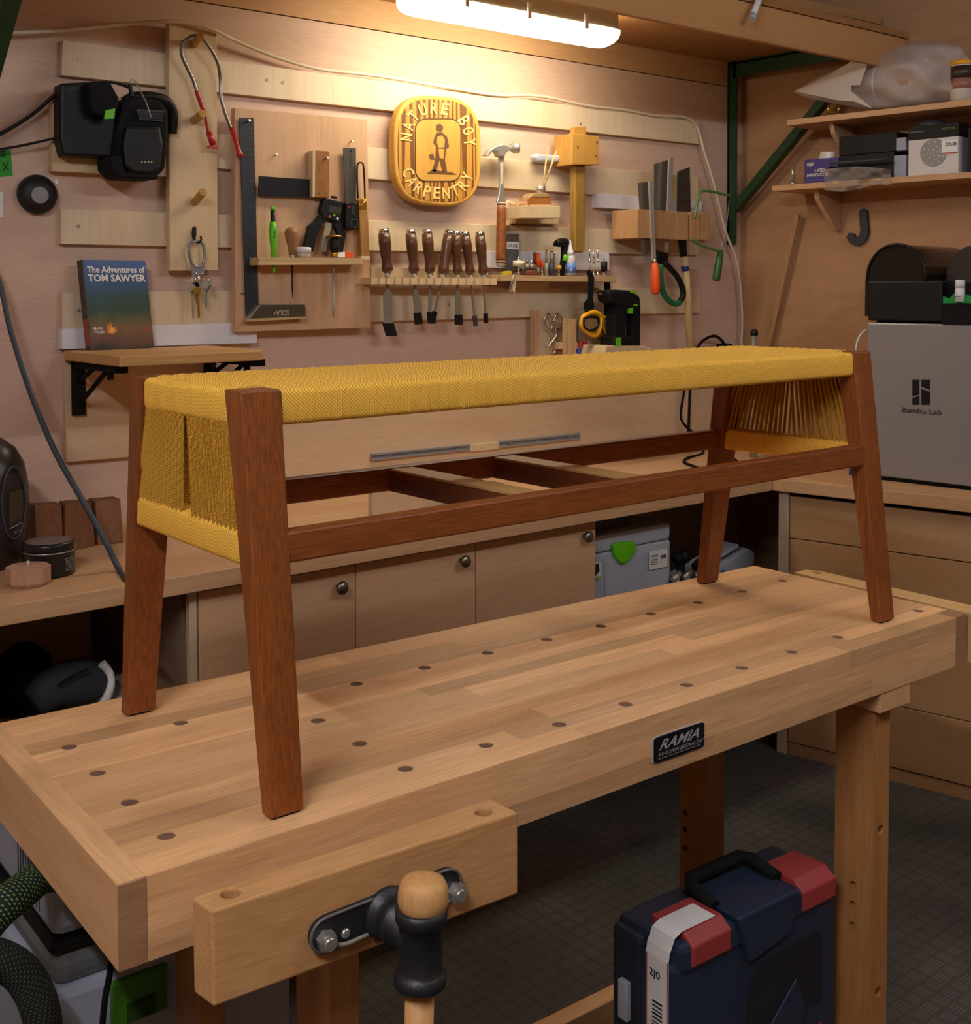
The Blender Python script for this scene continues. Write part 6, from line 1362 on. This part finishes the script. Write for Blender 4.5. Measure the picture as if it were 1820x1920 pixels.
# ---- on top of the overhead shelf
ZS = AZ1+.02
def SP(x, y, yy): return onp(x, y, (0, yy, 0), EY)
q0, q1 = SP(1545, 12, 2.30), SP(1770, 55, 2.30)
thing('timber_board', 'wide rough board lying across the overhead shelf end', 'board', [(None, MB().hexa([V3((2.75, 2.16, ZS+.03)), V3((3.36, 2.14, ZS+.03)), V3((3.30, 2.5, ZS+.03)), V3((2.75, 2.5, ZS+.03)), V3((2.75, 2.16, ZS+.055)), V3((3.36, 2.14, ZS+.055)), V3((3.30, 2.5, ZS+.055)), V3((2.75, 2.5, ZS+.055))]), wood('rough_board', 'b48a5e', '93693f', 'x', rnd=0), {'bevel': .001})])
thing('timber_batten', 'rough batten under the wide board on the overhead shelf', 'batten', [(None, MB().box((3.05, 2.3, ZS+.015), (.5, .04, .03)), wood('rough_board', '', ''), {'bevel': .001})])
for i, (x, w_, hgt, mt_, lb) in enumerate(((2.36, .07, .10, BLACKM, 'dark box pushed back on the overhead shelf'), (2.5, .06, .08, BLUE, 'blue carton on the overhead shelf'), (2.62, .05, .06, GREY, 'grey carton on the overhead shelf'))):
    thing('storage_box', lb, 'box', [('carton', MB().box((x, 2.2, ZS+hgt/2), (w_, .12, hgt)), mt_, {'bevel': .002}), ('lid', MB().box((x, 2.2, ZS+hgt+.004), (w_+.004, .124, .01)), mt_, {'bevel': .001})])
wt0, wt1 = A(1412, 30, .03), A(1434, -30, .03)
wt1 = V3((wt1.x, AY+.06, AZ1+.05)); 
thing('white_tube', 'white plastic tube sticking out over the overhead shelf edge', 'tube', [('tube', MB().tube([A(1412, 28, .035), A(1428, -15, .02), V3((A(1432, 0).x, AY+.04, ZS+.02))], .0085, 14), WHITEP), ('cap', MB().tube([A(1409.5, 36, .038), A(1412, 28, .035)], .0092, 14), GREY)])

# ================================================================== UNDER THE WORKBENCH
# extractor vacuum
VV = 1.60
def VX(x, y): return PV(x, y, VV)
vu = VX(100, 1760).dot(WAX)
zz = [VX(100, y).z for y in (1640, 1765, 1792, 1862)]
def vbox(du0, dw, dv0, dd_, z0, z1): return MB().hexa([UVZ(vu+a, VV+b, z) for z in (z0, z1) for a, b in ((du0, dv0), (du0+dw, dv0), (du0+dw, dv0+dd_), (du0, dv0+dd_))])
gv = plain('vacuum_grey', 'a3a9b6', .5); gvd = plain('vacuum_dark_grey', '6d6e70', .5)
lz0, lz1 = PV(250, 1905, VV).z, PV(250, 1830, VV).z
lu0, lu1 = PV(200, 1870, VV).dot(WAX)-vu, PV(304, 1850, VV).dot(WAX)-vu
thing('dust_extractor', 'grey dust extractor with a green latch under the workbench', 'vacuum',
      [('lid', vbox(-.002, .344, -.002, .404, zz[1], zz[0]+.02), gv, {'bevel': .016}), ('black_band', vbox(-.006, .352, -.006, .412, zz[2], zz[1]), BLACK, {'bevel': .008}), ('upper_tub', vbox(-.002, .344, -.002, .404, zz[3], zz[2]), gvd, {'bevel': .02}),
       ('tub', vbox(-.012, .364, -.012, .424, .05, zz[3]+.004), gv, {'bevel': .012}), ('base', vbox(.0, .34, .0, .40, .03, .05), BLACKM), ('hose_port', vbox(.06, .12, .03, .1, zz[0]-.02, zz[0]+.05), BLACK, {'bevel': .02}),
       ('latch', vbox(lu0, lu1-lu0, -.022, .012, lz0+.004, lz1+.012), plain('leaf_green', '3f7d12', .5), {'bevel': .004, 'sub': [('latch_grip', vbox(lu0+.02, lu1-lu0-.04, -.027, .01, lz0+.01, (lz0+lz1)/2+.006), plain('dark_leaf_green', '1f3d0c', .5))]})]+
      [('vent_slot', vbox(-.0025, .003, .05+.012*i, .005, zz[1]+.02, zz[0]), DGREY) for i in range(9)]+
      [('wheel', MB().lathe(UVZ(vu+a, VV+b, .045), WAX, [(0, .045), (.03, .045)], 24), BLACKM) for a, b in ((.0, .36), (.30, .36))]+[('castor', MB().lathe(UVZ(vu+a, VV+b, .02), WAX, [(0, .02), (.018, .02)], 16), BLACKM) for a, b in ((.04, .05), (.28, .05))])
HM = plain('black_hose', '131415', .75)
def hose(lab, pts, r, fleck):
    path = spline(pts, 14); L_ = [0]
    for p_, q_ in zip(path[:-1], path[1:]): L_.append(L_[-1]+(q_-p_).length)
    fl = MB(); d = 0; row = 0
    while d < L_[-1]-.006:
        i = max(j for j in range(len(L_)) if L_[j] <= d); i = min(i, len(path)-2); f = (d-L_[i])/(L_[i+1]-L_[i]+1e-9)
        c_ = path[i].lerp(path[i+1], f); t = (path[i+1]-path[i]).normalized(); nx = t.cross(UP).normalized(); ny = t.cross(nx)
        for k in range(22):
            a0 = 2*math.pi*(k+.5*(row % 2))/22+d*6; a1 = a0+.15
            q = lambda a_, s_: c_+t*s_+(nx*math.cos(a_)+ny*math.sin(a_))*(r+.0005)
            fl.add([q(a0, 0), q(a1, .0006), q(a1, .0024), q(a0, .0018)], [(0, 1, 2, 3)])
        d += .0042; row += 1
    thing('vacuum_hose', lab, 'hose', [('hose', MB().tube(path, r, 20), HM), ('braid_fleck', fl, fleck, {'kind': 'stuff'})])
hose('black and green braided hose rising from the dust extractor', [PV(-70, 1790, 1.5), PV(-10, 1715, 1.5), PV(40, 1672, 1.52), PV(75, 1645, 1.56), PV(110, 1640, 1.62), PV(140, 1660, 1.66)], .0225, plain('green_fleck', '6fa048', .7))
hose('dark grey flecked hose coiled low beside the extractor', [PV(-60, 1790, 1.46), PV(0, 1800, 1.46), PV(45, 1830, 1.46), PV(75, 1890, 1.46), PV(80, 1960, 1.47), PV(60, 2050, 1.5)], .0225, plain('grey_fleck', '4c5a48', .7))
thing('power_cable', 'black mains cable hanging in front of the extractor', 'cable', [(None, MB().tube(spline([PV(210, 1790, 1.55), PV(205, 1830, 1.55), PV(196, 1880, 1.55), PV(190, 1960, 1.55), PV(180, 2200, 1.55)], 5), .0045, 8), BLACKM)])
# tool case on the floor
CVf = 1.17
def KF(x, y, off=0): return PV(x, y, CVf-off)
u0 = 1.236; u1 = 1.62; ztp = .404
def kb(a0, a1, v0, v1, z0, z1, mb=None): return (mb or MB()).hexa([UVZ(u, v, z) for z in (z0, z1) for u, v in ((a0, v0), (a1, v0), (a1, v1), (a0, v1))])
def kp(pts, off, th): return MB().prism([KF(x, y, off) for x, y in pts], WAY*th)
uf = plain('dark_navy_recess', '14181f', .6)
cases = [('body', kb(u0, u1, CVf, CVf+.125, .012, ztp-.03), NAVY, {'bevel': .012}), ('lid_edge', kb(u0+.008, u1-.008, CVf-.004, CVf+.129, ztp-.05, ztp-.004), NAVY, {'bevel': .01}), ('rear_shell', kb(u0-.004, u1, CVf+.065, CVf+.13, .02, ztp-.015), plain('navy_dark', '1b2332', .55), {'bevel': .01}), ('base', kb(u0+.02, u1-.02, CVf+.02, CVf+.11, 0, .014), BLACKM)]
hb0, hb1 = u0+.125, u1-.115
cases += [('handle_block', MB().prism([UVZ(u, CVf-.010, z) for u, z in ((hb0-.0, ztp+.004), (hb1, ztp+.004), (hb1-.015, ztp-.06), (hb0+.03, ztp-.075))], WAY*.12), NAVY, {'bevel': .004}),
          ('handle', MB().tube([UVZ(hb0-.002, CVf+.035, ztp+.004), UVZ(hb0, CVf+.085, ztp+.016), UVZ(hb0+.014, CVf+.10, ztp+.018), UVZ(hb1-.014, CVf+.10, ztp+.018), UVZ(hb1, CVf+.085, ztp+.016), UVZ(hb1+.002, CVf+.035, ztp+.004)], .0115, 10), BLACKM)]
for a in (u0+.03, u1-.10):
    cases.append(('latch', MB().prism([UVZ(a, v, z) for v, z in ((CVf-.007, ztp-.04), (CVf-.007, ztp-.008), (CVf+.014, ztp+.007), (CVf+.078, ztp+.007), (CVf+.078, ztp-.02), (CVf+.01, ztp-.04))], WAX*.085), plain('brick_red_plastic', '9c3836', .5), {'bevel': .003}))
# front recess frame, sticker and lettering
frz0, frz1 = .16, .315
cases.append(('front_recess', MB().prism([UVZ(u, CVf-.0015, z) for u, z in ((u0+.14, .11), (u0+.165, frz1-.02), (u0+.185, frz1), (u1-.06, frz1+.005), (u1-.045, frz1-.01), (u1-.045, .20), (u1-.09, .205), (u1-.10, .11))], WAY*.002), uf))
cases.append(('front_grip', MB().prism([UVZ(u, CVf-.004, z) for u, z in ((u0+.19, .19), (u1-.11, .26), (u1-.09, .215), (u1-.10, .11), (u0+.17, .11))], WAY*.003), NAVY, {'bevel': .001}))
def kside(v0, v1, z0, z1, o): return MB().prism([UVZ(u0-o, v, z) for v, z in ((v0, z0), (v1, z0), (v1, z1), (v0, z1))], WAX*.0006)
sv0, sv1 = CVf+.012, CVf+.058
st_ = kside(sv0, sv1, ztp-.17, ztp-.03, .0012)
st2 = MB().hexa([UVZ(u0-.0012, sv0, ztp-.032), UVZ(u0+.09, sv0, ztp+.0075), UVZ(u0+.09, sv1, ztp+.0075), UVZ(u0-.0012, sv1, ztp-.032), UVZ(u0-.0012, sv0, ztp-.024), UVZ(u0+.02, sv0, ztp+.004), UVZ(u0+.02, sv1, ztp+.004), UVZ(u0-.0012, sv1, ztp-.024)])
st2 = MB().add([UVZ(u, v, z) for u, z in ((u0-.0014, ztp-.031), (u0+.002, ztp-.016), (u0+.012, ztp+.003), (u0+.027, ztp+.0088), (u0+.1, ztp+.0088)) for v in (sv0, sv1)], [[2*i, 2*i+1, 2*i+3, 2*i+2] for i in range(4)])
bars = MB()
for i in range(10): bars.prism([UVZ(u0-.002, v, z) for v, z in ((sv0+.012, ztp-.10-i*.006), (sv0+.032, ztp-.10-i*.006), (sv0+.032, ztp-.097-i*.006-(i % 3)*.0006), (sv0+.012, ztp-.097-i*.006-(i % 3)*.0006))], WAX*.0004)
bars.text('2J0', UVZ(u0-.0018, sv1-.008, ztp-.065), UVZ(u0-.0018, sv1-.03, ztp-.065), UVZ(u0-.0018, sv1-.008, ztp-.05))
rl = MB()
for a in (sv0+.001, sv1-.003): rl.prism([UVZ(u0-.002, a, ztp-.168), UVZ(u0-.002, a+.002, ztp-.168), UVZ(u0-.002, a+.002, ztp-.03), UVZ(u0-.002, a, ztp-.03)], WAX*.0004)
cases += [('sticker', st_, PRINTW, {'sub': [('barcode', bars, INK, {'kind': 'stuff'}), ('red_border', rl, RED)]}), ('sticker_top', st2, PRINTW), ('lettering', MB().text('BOSCH', UVZ(u0+.20, CVf-.0055, .075), UVZ(u1-.05, CVf-.0055, .11), UVZ(u0+.20, CVf-.0055, .135)), RED), ('side_clip', kb(u0-.014, u0-.004, CVf+.085, CVf+.105, ztp-.15, ztp-.09), GREY, {'bevel': .002}), ('red_side_latch', kb(u0-.006, u0+.004, CVf+.02, CVf+.09, .16, .24), RED, {'bevel': .003})]
thing('power_tool_case', 'dark blue power tool case with red latches standing under the workbench', 'case', cases)
thing('paper_bag', 'pale sack with a green stripe lying behind the blue case', 'sack', [('sack', MB().ball(UVZ(1.18, 1.40, .09), (.12, .07, .09), (WAX, WAY, UP), 20, 10), plain('sack_paper', 'b9a88c', .8, 0, .5, 40)), ('stripe', MB().tube([UVZ(1.15+.0*i, 1.40+.072*math.cos(a), .09+.092*math.sin(a)) for i, a in enumerate([2*math.pi*k/20 for k in range(20)])], .01, 6, closed=True), plain('olive_print', '56603c', .7))])
